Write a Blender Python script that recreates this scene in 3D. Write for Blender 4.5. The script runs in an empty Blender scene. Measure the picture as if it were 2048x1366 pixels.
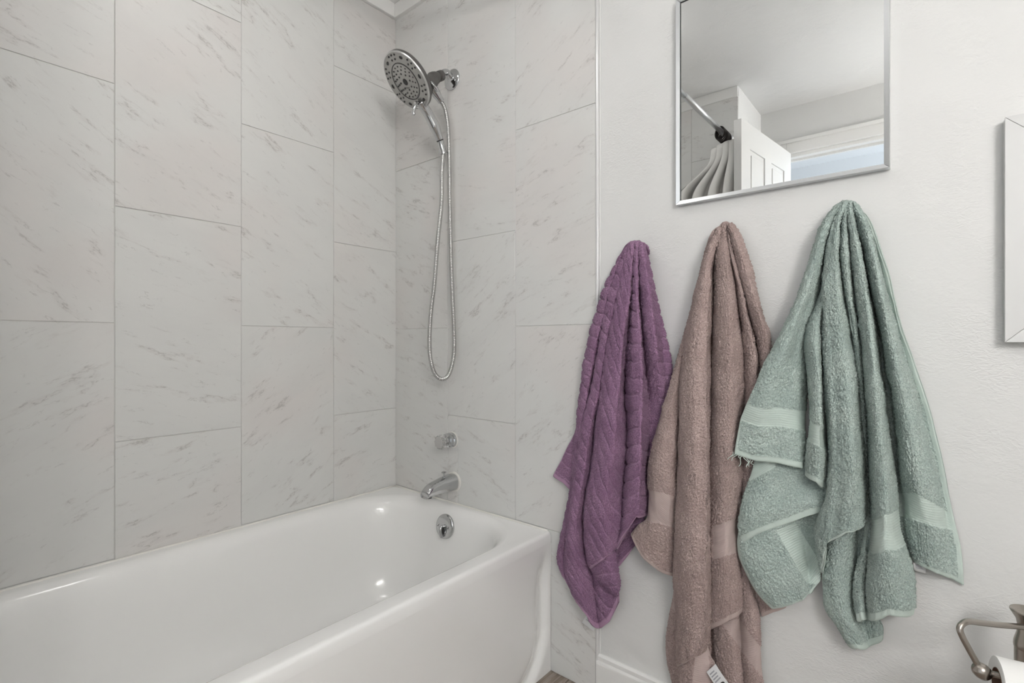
import bpy, bmesh, math, random
import numpy as np
from mathutils import Vector, Matrix

random.seed(7)
S = bpy.context.scene
COL = S.collection

# ---------------------------------------------------------------- camera
YAW = math.radians(39.9)
FPX = 1013.0
CAM = np.array([1.630, -1.243, 0.983])
FWD = np.array([-math.sin(YAW), math.cos(YAW), 0.0])
RGT = np.array([math.cos(YAW), math.sin(YAW), 0.0])
cd = bpy.data.cameras.new('camera')
cam = bpy.data.objects.new('camera', cd)
COL.objects.link(cam)
cam.location = CAM
cam.rotation_euler = (math.pi / 2, 0, YAW)
cd.sensor_width = 36.0
cd.sensor_fit = 'HORIZONTAL'
cd.lens = 36.0 * FPX / 2048.0
cd.clip_start = 0.02
S.camera = cam

# ---------------------------------------------------------------- world, lights, exposure
w = bpy.data.worlds.new('world')
S.world = w
w.use_nodes = True
w.node_tree.nodes['Background'].inputs[0].default_value = (0.8, 0.85, 0.9, 1)
w.node_tree.nodes['Background'].inputs[1].default_value = 0.3
S.view_settings.view_transform = 'Standard'
S.view_settings.look = 'None'
S.view_settings.gamma = 1
S.view_settings.use_curve_mapping = False
S.view_settings.exposure = -0.03
EMIT = 106.0           # vanity globes
FILL_DOME = 14.0           # unseen ceiling dome, added as fill light
HALL_W = 40.0         # daylight in the hall beyond the door

def area_light(name, loc, rot, size, size_y, power, color):
    l = bpy.data.lights.new(name, 'AREA')
    l.shape = 'RECTANGLE'
    l.size = size
    l.size_y = size_y
    l.energy = power
    l.color = color
    o = bpy.data.objects.new(name, l)
    o.location = loc
    o.rotation_euler = rot
    COL.objects.link(o)
    return o

def point_light(name, loc, power, color, radius):
    l = bpy.data.lights.new(name, 'POINT')
    l.energy = power
    l.color = color
    l.shadow_soft_size = radius
    o = bpy.data.objects.new(name, l)
    o.location = loc
    COL.objects.link(o)
    return o

# ---------------------------------------------------------------- helpers
def ray(px, py):
    return FWD + (px - 1024.0) / FPX * RGT + np.array([0, 0, (683.0 - py) / FPX])

def at_y(px, py, y):
    d = ray(px, py)
    return CAM + d * ((y - CAM[1]) / d[1])

def at_x(px, py, x):
    d = ray(px, py)
    return CAM + d * ((x - CAM[0]) / d[0])

def tag(o, label=None, cat=None, group=None, kind=None):
    if label: o['label'] = label
    if cat: o['category'] = cat
    if group: o['group'] = group
    if kind: o['kind'] = kind
    return o

def link(name, me, mat=None, parent=None, loc=None):
    o = bpy.data.objects.new(name, me)
    COL.objects.link(o)
    if mat is not None and len(me.materials) == 0:
        me.materials.append(mat)
    if parent is not None:
        o.parent = parent
    if loc is not None:
        o.location = loc
    return o

def mesh_from(name, verts, faces, smooth=True):
    me = bpy.data.meshes.new(name)
    me.from_pydata([tuple(map(float, v)) for v in verts], [], faces)
    me.update()
    if smooth:
        me.polygons.foreach_set('use_smooth', [True] * len(me.polygons))
    return me

def obj(name, verts, faces, mat, parent=None, smooth=True, loc=None):
    return link(name, mesh_from(name, verts, faces, smooth), mat, parent, loc)

def empty(name, loc=(0, 0, 0)):
    o = bpy.data.objects.new(name, None)
    o.location = loc
    o.empty_display_size = 0.05
    COL.objects.link(o)
    return o

def box_bm(bm, x0, x1, y0, y1, z0, z1):
    vs = [bm.verts.new(p) for p in ((x0,y0,z0),(x1,y0,z0),(x1,y1,z0),(x0,y1,z0),(x0,y0,z1),(x1,y0,z1),(x1,y1,z1),(x0,y1,z1))]
    for f in ((0,3,2,1),(4,5,6,7),(0,1,5,4),(1,2,6,5),(2,3,7,6),(3,0,4,7)):
        bm.faces.new([vs[i] for i in f])
    return vs

def bm_obj(name, bm, mat, parent=None, smooth=False, bevel=0.0, seg=2):
    if bevel > 0:
        bmesh.ops.bevel(bm, geom=bm.edges[:], offset=bevel, segments=seg, affect='EDGES', profile=0.5)
    bmesh.ops.recalc_face_normals(bm, faces=bm.faces[:])
    me = bpy.data.meshes.new(name)
    bm.to_mesh(me)
    bm.free()
    if smooth:
        me.polygons.foreach_set('use_smooth', [True] * len(me.polygons))
    return link(name, me, mat, parent)

def box(name, x0, x1, y0, y1, z0, z1, mat, parent=None, bevel=0.0, seg=2, smooth=False):
    bm = bmesh.new()
    box_bm(bm, x0, x1, y0, y1, z0, z1)
    return bm_obj(name, bm, mat, parent, smooth, bevel, seg)

def basis(d):
    d = np.asarray(d, float); d = d / np.linalg.norm(d)
    a = np.array([0, 0, 1.0]) if abs(d[2]) < 0.9 else np.array([1.0, 0, 0])
    u = np.cross(a, d); u /= np.linalg.norm(u)
    return u, np.cross(d, u), d

def lathe(name, origin, axis, prof, mat, parent=None, n=32, smooth=True, cap=True):
    """prof: list of (radius, distance along axis)"""
    u, v, d = basis(axis)
    o = np.asarray(origin, float)
    V = []; Fc = []
    for r, h in prof:
        for k in range(n):
            t = 2 * math.pi * k / n
            V.append(o + d * h + r * (math.cos(t) * u + math.sin(t) * v))
    m = len(prof)
    for i in range(m - 1):
        for k in range(n):
            k2 = (k + 1) % n
            Fc.append((i*n+k, i*n+k2, (i+1)*n+k2, (i+1)*n+k))
    if cap:
        Fc.append(tuple(range(n))[::-1])
        Fc.append(tuple((m-1)*n + k for k in range(n)))
    ob = obj(name, V, Fc, mat, parent, smooth)
    md = ob.modifiers.new('es', 'EDGE_SPLIT'); md.split_angle = math.radians(40)
    return ob

def catmull(P, n):
    P = np.asarray(P, float)
    Q = np.vstack([2*P[0]-P[1], P, 2*P[-1]-P[-2]])
    out = []
    for i in range(1, len(Q) - 2):
        p0, p1, p2, p3 = Q[i-1], Q[i], Q[i+1], Q[i+2]
        for k in range(n):
            t = k / n
            out.append(0.5*((2*p1)+(-p0+p2)*t+(2*p0-5*p1+4*p2-p3)*t*t+(-p0+3*p1-3*p2+p3)*t**3))
    out.append(P[-1])
    return np.array(out)

def resample(P, n):
    P = np.asarray(P, float)
    s = np.concatenate([[0], np.cumsum(np.linalg.norm(np.diff(P[:, :3], axis=0), axis=1))])
    t = np.linspace(0, s[-1], n)
    return np.stack([np.interp(t, s, P[:, i]) for i in range(P.shape[1])], 1)

def tube(name, path, rad, mat, parent=None, n=16, cap=True):
    P = np.asarray(path, float)
    m = len(P)
    R = np.full(m, rad) if np.isscalar(rad) else np.asarray(rad, float)
    T = np.gradient(P, axis=0)
    T /= np.linalg.norm(T, axis=1)[:, None]
    u, v, _ = basis(T[0])
    V = []; Fc = []
    for i in range(m):
        u = u - T[i] * (u @ T[i]); u /= np.linalg.norm(u)
        v = np.cross(T[i], u)
        for k in range(n):
            a = 2 * math.pi * k / n
            V.append(P[i] + R[i] * (math.cos(a) * u + math.sin(a) * v))
    for i in range(m - 1):
        for k in range(n):
            k2 = (k + 1) % n
            Fc.append((i*n+k, i*n+k2, (i+1)*n+k2, (i+1)*n+k))
    if cap:
        Fc.append(tuple(range(n))[::-1])
        Fc.append(tuple((m-1)*n + k for k in range(n)))
    return obj(name, V, Fc, mat, parent)

# ---------------------------------------------------------------- materials
def new_mat(name):
    m = bpy.data.materials.new(name)
    m.use_nodes = True
    nt = m.node_tree
    b = nt.nodes['Principled BSDF']
    return m, nt, b

def N(nt, t, **kw):
    n = nt.nodes.new(t)
    for k, v in kw.items():
        if k in n.inputs.keys() if hasattr(n.inputs, 'keys') else False:
            n.inputs[k].default_value = v
        else:
            setattr(n, k, v)
    return n

def simple(name, col, rough=0.5, metal=0.0, spec=0.5, **kw):
    m, nt, b = new_mat(name)
    b.inputs['Base Color'].default_value = (*col, 1)
    b.inputs['Roughness'].default_value = rough
    b.inputs['Metallic'].default_value = metal
    b.inputs['Specular IOR Level'].default_value = spec
    for k, v in kw.items():
        b.inputs[k.replace('_', ' ')].default_value = v
    return m

def math_node(nt, op, a, b=None, c=None, clamp=False):
    n = nt.nodes.new('ShaderNodeMath'); n.operation = op; n.use_clamp = clamp
    for i, x in enumerate((a, b, c)):
        if x is None: continue
        if isinstance(x, (int, float)): n.inputs[i].default_value = x
        else: nt.links.new(x, n.inputs[i])
    return n.outputs[0]

def maprange(nt, x, a, b, c=0.0, d=1.0, smooth=True):
    n = nt.nodes.new('ShaderNodeMapRange')
    n.interpolation_type = 'SMOOTHSTEP' if smooth else 'LINEAR'
    nt.links.new(x, n.inputs[0])
    for i, v in enumerate((a, b, c, d)): n.inputs[i+1].default_value = v
    return n.outputs[0]

def noise(nt, vec, scale, detail=2.0, rough=0.5, dist=0.0):
    n = nt.nodes.new('ShaderNodeTexNoise')
    n.inputs['Scale'].default_value = scale
    n.inputs['Detail'].default_value = detail
    n.inputs['Roughness'].default_value = rough
    n.inputs['Distortion'].default_value = dist
    nt.links.new(vec, n.inputs['Vector'])
    return n.outputs['Fac']

def mix(nt, fac, a, b):
    n = nt.nodes.new('ShaderNodeMix'); n.data_type = 'RGBA'
    if isinstance(fac, (int, float)): n.inputs[0].default_value = fac
    else: nt.links.new(fac, n.inputs[0])
    for i, x in ((6, a), (7, b)):
        if isinstance(x, tuple): n.inputs[i].default_value = (*x, 1)
        else: nt.links.new(x, n.inputs[i])
    return n.outputs[2]

def vscale(nt, vec, s, rot=0.0):
    n = nt.nodes.new('ShaderNodeMapping')
    n.inputs['Scale'].default_value = s
    n.inputs['Rotation'].default_value = (0, 0, rot)
    nt.links.new(vec, n.inputs['Vector'])
    return n.outputs[0]

def bump(nt, h, strength, dist, prev=None):
    n = nt.nodes.new('ShaderNodeBump')
    n.inputs['Strength'].default_value = strength
    n.inputs['Distance'].default_value = dist
    nt.links.new(h, n.inputs['Height'])
    if prev is not None: nt.links.new(prev, n.inputs['Normal'])
    return n.outputs[0]

def marble_mat():
    """Pale grey porcelain with fine broken veins. Every tile reads its own slab offset and
    vein direction from its object colour."""
    m, nt, b = new_mat('marble_tile')
    tc = nt.nodes.new('ShaderNodeTexCoord')
    oi = nt.nodes.new('ShaderNodeObjectInfo')
    off = nt.nodes.new('ShaderNodeVectorMath'); off.operation = 'SCALE'
    nt.links.new(oi.outputs['Color'], off.inputs[0]); off.inputs['Scale'].default_value = 37.0
    sep = nt.nodes.new('ShaderNodeSeparateColor'); nt.links.new(oi.outputs['Color'], sep.inputs[0])
    rot = nt.nodes.new('ShaderNodeVectorRotate'); rot.rotation_type = 'Z_AXIS'
    nt.links.new(tc.outputs['Object'], rot.inputs['Vector'])
    ang = maprange(nt, sep.outputs[2], 0.0, 1.0, math.radians(-50), math.radians(50), False)
    nt.links.new(ang, rot.inputs['Angle'])
    add = nt.nodes.new('ShaderNodeVectorMath'); add.operation = 'ADD'
    nt.links.new(rot.outputs[0], add.inputs[0]); nt.links.new(off.outputs[0], add.inputs[1])
    p = add.outputs[0]
    ps = vscale(nt, p, (1.0, 2.8, 1.0))
    psf = vscale(nt, p, (1.0, 4.2, 1.0))
    # thin broken veins: where a warped noise crosses its mean
    def vein(vec, scale, width, dist, det=4.0):
        f = noise(nt, vec, scale, det, 0.62, dist)
        a = math_node(nt, 'ABSOLUTE', math_node(nt, 'SUBTRACT', f, 0.5))
        return maprange(nt, a, 0.0, width, 1.0, 0.0)
    v1 = vein(ps, 2.8, 0.0085, 0.12, 6.0)
    v2 = vein(ps, 6.0, 0.013, 0.15, 6.0)
    gate1 = maprange(nt, noise(nt, psf, 9.0, 5.0, 0.65), 0.49, 0.64)
    gate2 = maprange(nt, noise(nt, psf, 17.0, 5.0, 0.65), 0.53, 0.66)
    fleck = maprange(nt, noise(nt, psf, 30.0, 4.0, 0.6, 0.1), 0.66, 0.76)
    fgate = maprange(nt, noise(nt, p, 5.0, 2.0), 0.42, 0.60)
    cloud = maprange(nt, noise(nt, ps, 4.0, 4.0, 0.6, 0.5), 0.35, 0.75)
    blush = maprange(nt, noise(nt, p, 2.6, 2.0), 0.45, 0.7)
    c = mix(nt, blush, (0.70, 0.70, 0.685), (0.695, 0.672, 0.655))
    c = mix(nt, math_node(nt, 'MULTIPLY', cloud, 0.22), c, (0.59, 0.59, 0.585))
    halo = maprange(nt, math_node(nt, 'ABSOLUTE', math_node(nt, 'SUBTRACT', noise(nt, ps, 2.8, 6.0, 0.62, 0.12), 0.5)), 0.0, 0.05, 1.0, 0.0)
    c = mix(nt, math_node(nt, 'MULTIPLY', halo, math_node(nt, 'MULTIPLY', gate1, 0.28)), c, (0.47, 0.43, 0.41))
    c = mix(nt, math_node(nt, 'MULTIPLY', math_node(nt, 'MULTIPLY', v1, gate1), 0.50), c, (0.32, 0.31, 0.302))
    c = mix(nt, math_node(nt, 'MULTIPLY', math_node(nt, 'MULTIPLY', v2, gate2), 0.42), c, (0.35, 0.335, 0.325))
    c = mix(nt, math_node(nt, 'MULTIPLY', math_node(nt, 'MULTIPLY', fleck, fgate), 0.45), c, (0.31, 0.295, 0.285))
    nt.links.new(c, b.inputs['Base Color'])
    b.inputs['Roughness'].default_value = 0.42
    b.inputs['Specular IOR Level'].default_value = 0.35
    return m

def paint_mat(name, col, amt=1.0, rough=0.45):
    """Hand-trowelled painted drywall."""
    m, nt, b = new_mat(name)
    g = nt.nodes.new('ShaderNodeNewGeometry')
    p = g.outputs['Position']
    patch = maprange(nt, noise(nt, p, 5.5, 2.0), 0.42, 0.66)
    big = noise(nt, p, 9.0, 3.0, 0.5, 0.3)
    stip = noise(nt, p, 95.0, 3.0, 0.6, 0.6)
    ps = vscale(nt, p, (1.0, 1.0, 2.2))
    swirl = noise(nt, ps, 55.0, 2.0, 0.5, 2.2)
    scr = math_node(nt, 'ABSOLUTE', math_node(nt, 'SUBTRACT', noise(nt, p, 7.0, 2.0, 0.5, 1.2), 0.5))
    scr = math_node(nt, 'MULTIPLY', maprange(nt, scr, 0.0, 0.006, 1.0, 0.0), maprange(nt, noise(nt, p, 12.0, 1.0), 0.55, 0.65))
    h = math_node(nt, 'MULTIPLY_ADD', math_node(nt, 'MULTIPLY', swirl, patch), 1.0, math_node(nt, 'MULTIPLY', stip, 0.25))
    h = math_node(nt, 'MULTIPLY_ADD', big, 2.5, h)
    h = math_node(nt, 'MULTIPLY_ADD', scr, 0.08, h)
    nt.links.new(bump(nt, h, 0.42 * amt, 0.004), b.inputs['Normal'])
    b.inputs['Base Color'].default_value = (*col, 1)
    b.inputs['Roughness'].default_value = rough
    b.inputs['Specular IOR Level'].default_value = 0.4
    return m

def wood_mat():
    m, nt, b = new_mat('weathered_wood_plank')
    tc = nt.nodes.new('ShaderNodeTexCoord'); oi = nt.nodes.new('ShaderNodeObjectInfo')
    cmb = nt.nodes.new('ShaderNodeCombineXYZ')
    nt.links.new(math_node(nt, 'MULTIPLY', oi.outputs['Random'], 53.0), cmb.inputs[0])
    add = nt.nodes.new('ShaderNodeVectorMath'); nt.links.new(tc.outputs['Object'], add.inputs[0]); nt.links.new(cmb.outputs[0], add.inputs[1])
    ps = vscale(nt, add.outputs[0], (9.0, 0.7, 1.0))
    g = noise(nt, ps, 6.0, 6.0, 0.65, 0.8)
    c = mix(nt, maprange(nt, g, 0.3, 0.7), (0.145, 0.11, 0.085), (0.40, 0.345, 0.30))
    nt.links.new(c, b.inputs['Base Color'])
    nt.links.new(bump(nt, g, 0.3, 0.002), b.inputs['Normal'])
    b.inputs['Roughness'].default_value = 0.55
    return m

M = {}
M['marble'] = marble_mat()
M['grout'] = simple('grout', (0.66, 0.655, 0.64), 0.8)
M['paint'] = paint_mat('wall_paint', (0.74, 0.738, 0.728))
M['ceil'] = paint_mat('ceiling_paint', (0.80, 0.797, 0.79), 1.2, 0.6)
M['trim'] = simple('white_trim', (0.82, 0.815, 0.80), 0.32)
M['door'] = simple('door_white', (0.66, 0.658, 0.648), 0.4)
M['wood'] = wood_mat()
M['tub'] = simple('tub_enamel', (0.89, 0.888, 0.875), 0.16, 0, 0.5, Coat_Weight=0.25, Coat_Roughness=0.06)
M['caulk'] = simple('caulk', (0.80, 0.785, 0.74), 0.5)
M['chrome'] = simple('chrome', (0.56, 0.565, 0.57), 0.07, 1.0)
M['chrome_soft'] = simple('satin_chrome', (0.60, 0.60, 0.60), 0.28, 1.0)
M['gunmetal'] = simple('gunmetal_plastic', (0.105, 0.10, 0.095), 0.42, 0.25)
M['rubber'] = simple('nozzle_rubber', (0.018, 0.018, 0.018), 0.55)
M['greyface'] = simple('spray_face_grey', (0.40, 0.395, 0.385), 0.25, 0.75)
M['acrylic'] = simple('clear_acrylic', (0.96, 0.95, 0.94), 0.08, 0.0, 0.5, Transmission_Weight=0.8, IOR=1.45)
M['alu'] = simple('brushed_aluminium', (0.72, 0.735, 0.75), 0.3, 0.85)
M['whiteframe'] = simple('white_frame', (0.66, 0.66, 0.655), 0.35)
M['mirror'] = simple('mirror_silver', (0.88, 0.89, 0.885), 0.0, 1.0)
M['dark'] = simple('black_gap', (0.02, 0.02, 0.02), 0.6)
M['nickel'] = simple('brushed_nickel', (0.40, 0.365, 0.33), 0.27, 1.0)
M['paper'] = simple('toilet_paper', (0.86, 0.855, 0.84), 0.9, 0, 0.1)
M['card'] = simple('cardboard', (0.16, 0.09, 0.06), 0.9)
M['curtain'] = simple('curtain_cloth', (0.80, 0.79, 0.77), 0.85, 0, 0.2)
M['bronze'] = simple('dark_bronze', (0.035, 0.03, 0.028), 0.4, 0.6)
M['hallpaint'] = simple('hall_paint', (0.80, 0.81, 0.82), 0.7)
M['tagwhite'] = simple('satin_label', (0.82, 0.82, 0.83), 0.5)
M['ink'] = simple('label_ink', (0.03, 0.03, 0.03), 0.6)
M['inkgrey'] = simple('label_ink_grey', (0.38, 0.38, 0.42), 0.6)
# ================================================================ ROOM SHELL
CEIL = 2.30
RX = 2.62            # right wall
BY = -1.974          # wall with the doorway
AY = -1.537          # far end of the tub alcove
JX = 0.85            # jog between alcove and doorway wall
TT = 0.008           # tile thickness

def struct(o, label, cat):
    return tag(o, label, cat, kind='structure')

floor = struct(box('floor', -0.1, RX + 0.1, BY - 0.1, 0.1, -0.06, -0.012, M['dark']), 'weathered wood plank floor beside the bathtub', 'floor')
# planks run along the tub
pw, plen = 0.152, 1.2
for i in range(12):
    x0 = 0.66 + i * pw
    if x0 > RX: break
    y = 0.0 - (0.37 * i % 1.0)
    segs = []
    a = 0.0
    b = y if y < -0.05 else -plen
    while a > BY:
        e = max(b, BY)
        segs.append((a, e)); a = b; b = b - plen
    for a, e in segs:
        if a - e < 0.02: continue
        o = box('plank', -pw/2 + 0.0007, pw/2 - 0.0007, -(a-e)/2 + 0.0007, (a-e)/2 - 0.0007, -0.012, 0.0, M['wood'], floor, 0.0012, 1)
        o.location = (x0 + pw/2, (a+e)/2, 0)

ceiling = struct(box('ceiling', -0.1, RX + 0.1, BY - 0.1, 0.1, CEIL, CEIL + 0.06, M['ceil']), 'white textured ceiling over the bathroom', 'ceiling')

wall_left = struct(box('wall_left', -0.10, -0.0024, AY - 0.1, 0.10, -0.02, CEIL, M['grout']), 'long marble tiled wall behind the bathtub', 'wall')
wall_back = struct(box('wall_back', -0.10, RX + 0.1, 0.0, 0.10, -0.02, CEIL, M['paint']), 'white painted wall with shower tiles at its left end', 'wall')
wall_alcove = struct(box('wall_alcove', 0.0, JX, AY - 0.10, AY, -0.02, CEIL, M['paint']), 'tiled end wall of the tub alcove seen in the mirror', 'wall')
wall_jog = struct(box('wall_jog', JX - 0.10, JX, BY - 0.10, AY - 0.1, -0.02, CEIL, M['paint']), 'short white wall beside the open door seen in the mirror', 'wall')
box('return_end', JX - 0.0, JX + 0.0005, AY - 0.1, AY, -0.02, CEIL, M['paint'], wall_jog)
wall_right = struct(box('wall_right', RX, RX + 0.1, BY - 0.1, 0.1, -0.02, CEIL, M['paint']), 'white painted wall opposite the bathtub', 'wall')
# doorway wall with an opening
DX0, DX1, DZ = 0.985, 1.685, 2.035
bm = bmesh.new()
box_bm(bm, JX, DX0, BY - 0.10, BY, -0.02, CEIL)
box_bm(bm, DX1, RX, BY - 0.10, BY, -0.02, CEIL)
box_bm(bm, DX0, DX1, BY - 0.10, BY, DZ, CEIL)
wall_front = struct(bm_obj('wall_front', bm, M['paint']), 'white painted wall around the doorway seen in the mirror', 'wall')

# ---- tiles, each its own piece
tile_cache = {}
def tile_mesh(wd, ht):
    k = (round(wd, 4), round(ht, 4))
    if k not in tile_cache:
        bm = bmesh.new()
        box_bm(bm, 0, wd, 0, ht, -TT, 0)
        top = [e for e in bm.edges if all(abs(v.co.z) < 1e-6 for v in e.verts)]
        bmesh.ops.bevel(bm, geom=top, offset=0.0009, segments=1, affect='EDGES')
        bmesh.ops.recalc_face_normals(bm, faces=bm.faces[:])
        me = bpy.data.meshes.new('tile'); bm.to_mesh(me); bm.free()
        me.materials.append(M['marble'])
        tile_cache[k] = me
    return tile_cache[k]

trng = random.Random(11)
def lay_tiles(wall, mat4, cols, zs_even, zs_odd, ztop, zbot, split=None):
    """cols: list of (u0,u1,parity); the wall's own (u,v,out) axes come from mat4"""
    g = 0.0007
    for (u0, u1, par) in cols:
        zs = [z for z in (zs_even if par == 0 else zs_odd) if zbot + 0.005 < z < ztop - 0.005]
        edges = [zbot] + zs + [ztop]
        pieces = [(u0, u1, a, b) for a, b in zip(edges[:-1], edges[1:])]
        if split:
            pieces = [q for (p0, p1, a, b) in pieces for q in ([(p0, split[0], a, b), (split[0], p1, a, b)] if p0 < split[0] < p1 and b < split[1] + 0.01 else [(p0, p1, a, b)])]
        for u0_, u1_, a, b in pieces:
            me = tile_mesh(u1_ - u0_ - 2*g, b - a - 2*g)
            o = bpy.data.objects.new('tile', me)
            COL.objects.link(o)
            o.parent = wall
            proud = trng.uniform(-0.0004, 0.0004)
            o.matrix_world = mat4 @ Matrix.Translation((u0_ + g, a + g, proud))
            o.color = (trng.random(), trng.random(), TILE_DIR(u0, a, b), 1)

ZA = [0.105, 0.722, 1.334, 1.958]        # seams of the columns nearest the corner
ZB = [0.42, 1.031, 1.650, 2.258]
def TILE_DIR(u, a, b):                     # 0..1 -> vein direction of this slab
    hi = 0.5 * (a + b)
    base = 0.80 if hi > 0.95 else 0.30
    return min(1, max(0, base + trng.uniform(-0.16, 0.16)))
# left wall: u runs from far (-y) to the corner, v up, out +x
mL = Matrix(((0, 0, 1, 0), (1, 0, 0, 0), (0, 1, 0, 0), (0, 0, 0, 1)))
cols = [(-0.275, 0.0, 0), (-0.585, -0.275, 1), (-0.897, -0.585, 0), (-1.210, -0.897, 1), (AY, -1.210, 0)]
lay_tiles(wall_left, mL, cols, ZA, ZB, 2.285, 0.40)
# back wall: u = x, v = up, out -y  (tiles stand proud of the paint)
TEDGE = 0.902
mB = Matrix(((1, 0, 0, 0), (0, 0, -1, -TT), (0, 1, 0, 0), (0, 0, 0, 1)))
mB = Matrix(((1, 0, 0, 0), (0, 0, -1, -0.0005), (0, 1, 0, 0), (0, 0, 0, 1)))
cols = [(0.0, 0.298, 1), (0.298, 0.611, 0), (0.611, TEDGE, 1)]
def TILE_DIR(u, a, b):
    return min(1, max(0, (0.62 if trng.random() < 0.5 else 0.22) + trng.uniform(-0.12, 0.12)))
_z = TT
mB = Matrix(((1, 0, 0, 0), (0, 0, -1, -_z), (0, 1, 0, 0), (0, 0, 0, 1)))
lay_tiles(wall_back, mB, cols, ZA[:3], ZB, 2.285, 0.0, split=(0.350, 0.722))
box('grout_bed', -0.004, TEDGE, -TT + 0.0022, 0.0, 0.0, 2.285, M['grout'], wall_back)
# alcove end wall (faces +y): u = -x
mA = Matrix(((-1, 0, 0, JX), (0, 0, 1, AY + TT), (0, 1, 0, 0), (0, 0, 0, 1)))
cols = [(0.0, 0.24, 0), (0.24, 0.545, 1), (0.545, JX, 0)]
lay_tiles(wall_alcove, mA, cols, ZA, ZB, 2.285, 0.40)
box('grout_bed', 0.0, JX, AY, AY + TT - 0.0022, 0.0, 2.285, M['grout'], wall_alcove)

# white profile closing the tile edge on the back wall
pe = tag(empty('trim_1', (TEDGE, 0, 0)), 'slim white metal edge strip closing the shower tiles', 'edge strip', kind='structure')
bm = bmesh.new(); box_bm(bm, 0.0, 0.0085, -0.0105, 0.0, 0.0, 2.25)
bm_obj('profile', bm, simple('strip_white', (0.80, 0.80, 0.80), 0.28, 0.2), pe, True, 0.002, 3)
box('caulk_bead', 0.0085, 0.0125, -0.003, 0.0, 0.1, 2.25, M['trim'], pe, 0.0012, 2)
# narrow plain panel strip beside the tile near the corner post
# ---- ceiling trim boards in the alcove
def board(name, x0, x1, y0, y1, label, z0=2.246, z1=CEIL):
    return tag(box(name, x0, x1, y0, y1, z0, z1, M['trim'], None, 0.002, 2), label, 'trim', kind='structure')
board('trim_2', 0.0, 0.014, AY + 0.014, -TT - 0.014, 'white flat ceiling trim above the long tiled wall')
board('trim_3', 0.0, JX + 0.05, -TT - 0.014, -TT + 0.002, 'white flat ceiling trim above the shower head')
board('trim_4', 0.0, JX, AY, AY + 0.014, 'white flat ceiling trim at the far alcove end in the mirror')
# ---- baseboard on the painted wall
def baseboard(name, x0, x1, label):
    pr = [(0, 0), (0, 0.113), (-0.004, 0.113), (-0.009, 0.108), (-0.0095, 0.098), (-0.0125, 0.092), (-0.013, 0.088), (-0.013, 0.0)]
    V = [(x0, y, z) for y, z in pr] + [(x1, y, z) for y, z in pr]
    n = len(pr)
    Fc = [(i, (i+1) % n, n + (i+1) % n, n + i) for i in range(n)] + [tuple(range(n))[::-1], tuple(range(n, 2*n))]
    return tag(obj(name, V, Fc, M['trim'], None, False), label, 'baseboard', kind='structure')
baseboard('baseboard_back', TEDGE + 0.004, RX, 'white moulded baseboard under the hanging towels')

# ---- hall beyond the doorway
hx0, hx1, hy0, hy1 = 0.3, 2.3, BY - 1.35, BY - 0.10
bm = bmesh.new()
box_bm(bm, hx0, hx1, hy0 - 0.1, hy0, -0.02, 2.4)
box_bm(bm, hx0 - 0.1, hx0, hy0 - 0.1, hy1, -0.02, 2.4)
box_bm(bm, hx0, hx1, hy0, hy1, 2.36, 2.42)
box_bm(bm, hx0 - 0.1, hx1 + 1.0, hy0, hy1, -0.08, -0.02)
hall = tag(bm_obj('wall_hall', bm, M['hallpaint']), 'pale blue-lit hallway walls beyond the open door in the mirror', 'wall', kind='structure')
area_light('hall_daylight', (hx1 + 0.5, (hy0 + hy1) / 2, 1.35), (0, math.radians(90), 0), 1.8, 1.1, HALL_W, (0.86, 0.93, 1.0))

# ---- door casing
bm = bmesh.new()
def casing(bm, x0, x1, z0, z1):
    box_bm(bm, x0, x1, BY, BY + 0.014, z0, z1)
dc = tag(empty('trim_5', (DX0, BY, 0)), 'white casing around the doorway seen in the mirror', 'door casing', kind='structure')
for (x0, x1, z0, z1) in ((DX0 - 0.075, DX0, 0, DZ + 0.078), (DX1, DX1 + 0.075, 0, DZ + 0.078), (DX0, DX1, DZ, DZ + 0.078)):
    o = box('casing_board', x0 - DX0, x1 - DX0, 0, 0.016, z0, z1, M['trim'], dc, 0.003, 2)
o = box('casing_bead', -0.075, DX1 - DX0 + 0.075, 0.016, 0.024, DZ + 0.058, DZ + 0.078, M['trim'], dc, 0.003, 2)
o = box('head_jamb', 0.0, DX1 - DX0, -0.10, 0.0, DZ - 0.018, DZ, M['trim'], dc)
box('door_stop', 0.0, DX1 - DX0, -0.06, -0.045, DZ - 0.03, DZ - 0.018, M['trim'], dc)

# ---- six panel door, swung open against the jog wall
dr = tag(empty('door_1', (1.012, BY + 0.03, 0.01)), 'white six panel door swung open, seen in the mirror', 'door', kind='structure')
dr.rotation_euler = (0, 0, math.radians(90 + 7.0))
DW, DH, DT = 0.655, 2.02, 0.035
bm = bmesh.new()
box_bm(bm, 0, DW, 0.006, DT - 0.006, 0, DH)
bm_obj('core', bm, M['door'], dr)
pan_x = [(0.10, 0.285), (0.37, 0.555)]
pan_z = [(0.20, 0.72), (0.86, 1.48), (1.60, 1.90)]
for s, (ya, yb) in enumerate(((-0.0, 0.007), (DT - 0.007, DT))):
    rails = [(0, 0.10), (0.285, 0.37), (0.555, DW)]
    for (a, b) in rails:
        box('stile', a, b, ya, yb, 0, DH, M['door'], dr)
    zz = [(0, 0.20), (0.72, 0.86), (1.48, 1.60), (1.90, DH)]
    for (xa, xb) in pan_x:
        for (za, zb) in zz:
            box('rail', xa, xb, ya, yb, za, zb, M['door'], dr)
        for (za, zb) in pan_z:
            yo = 0.0015 if s == 0 else -0.0015
            box('panel', xa + 0.022, xb - 0.022, ya + yo, yb + yo, za + 0.022, zb - 0.022, M['door'], dr, 0.004, 2)

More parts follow.
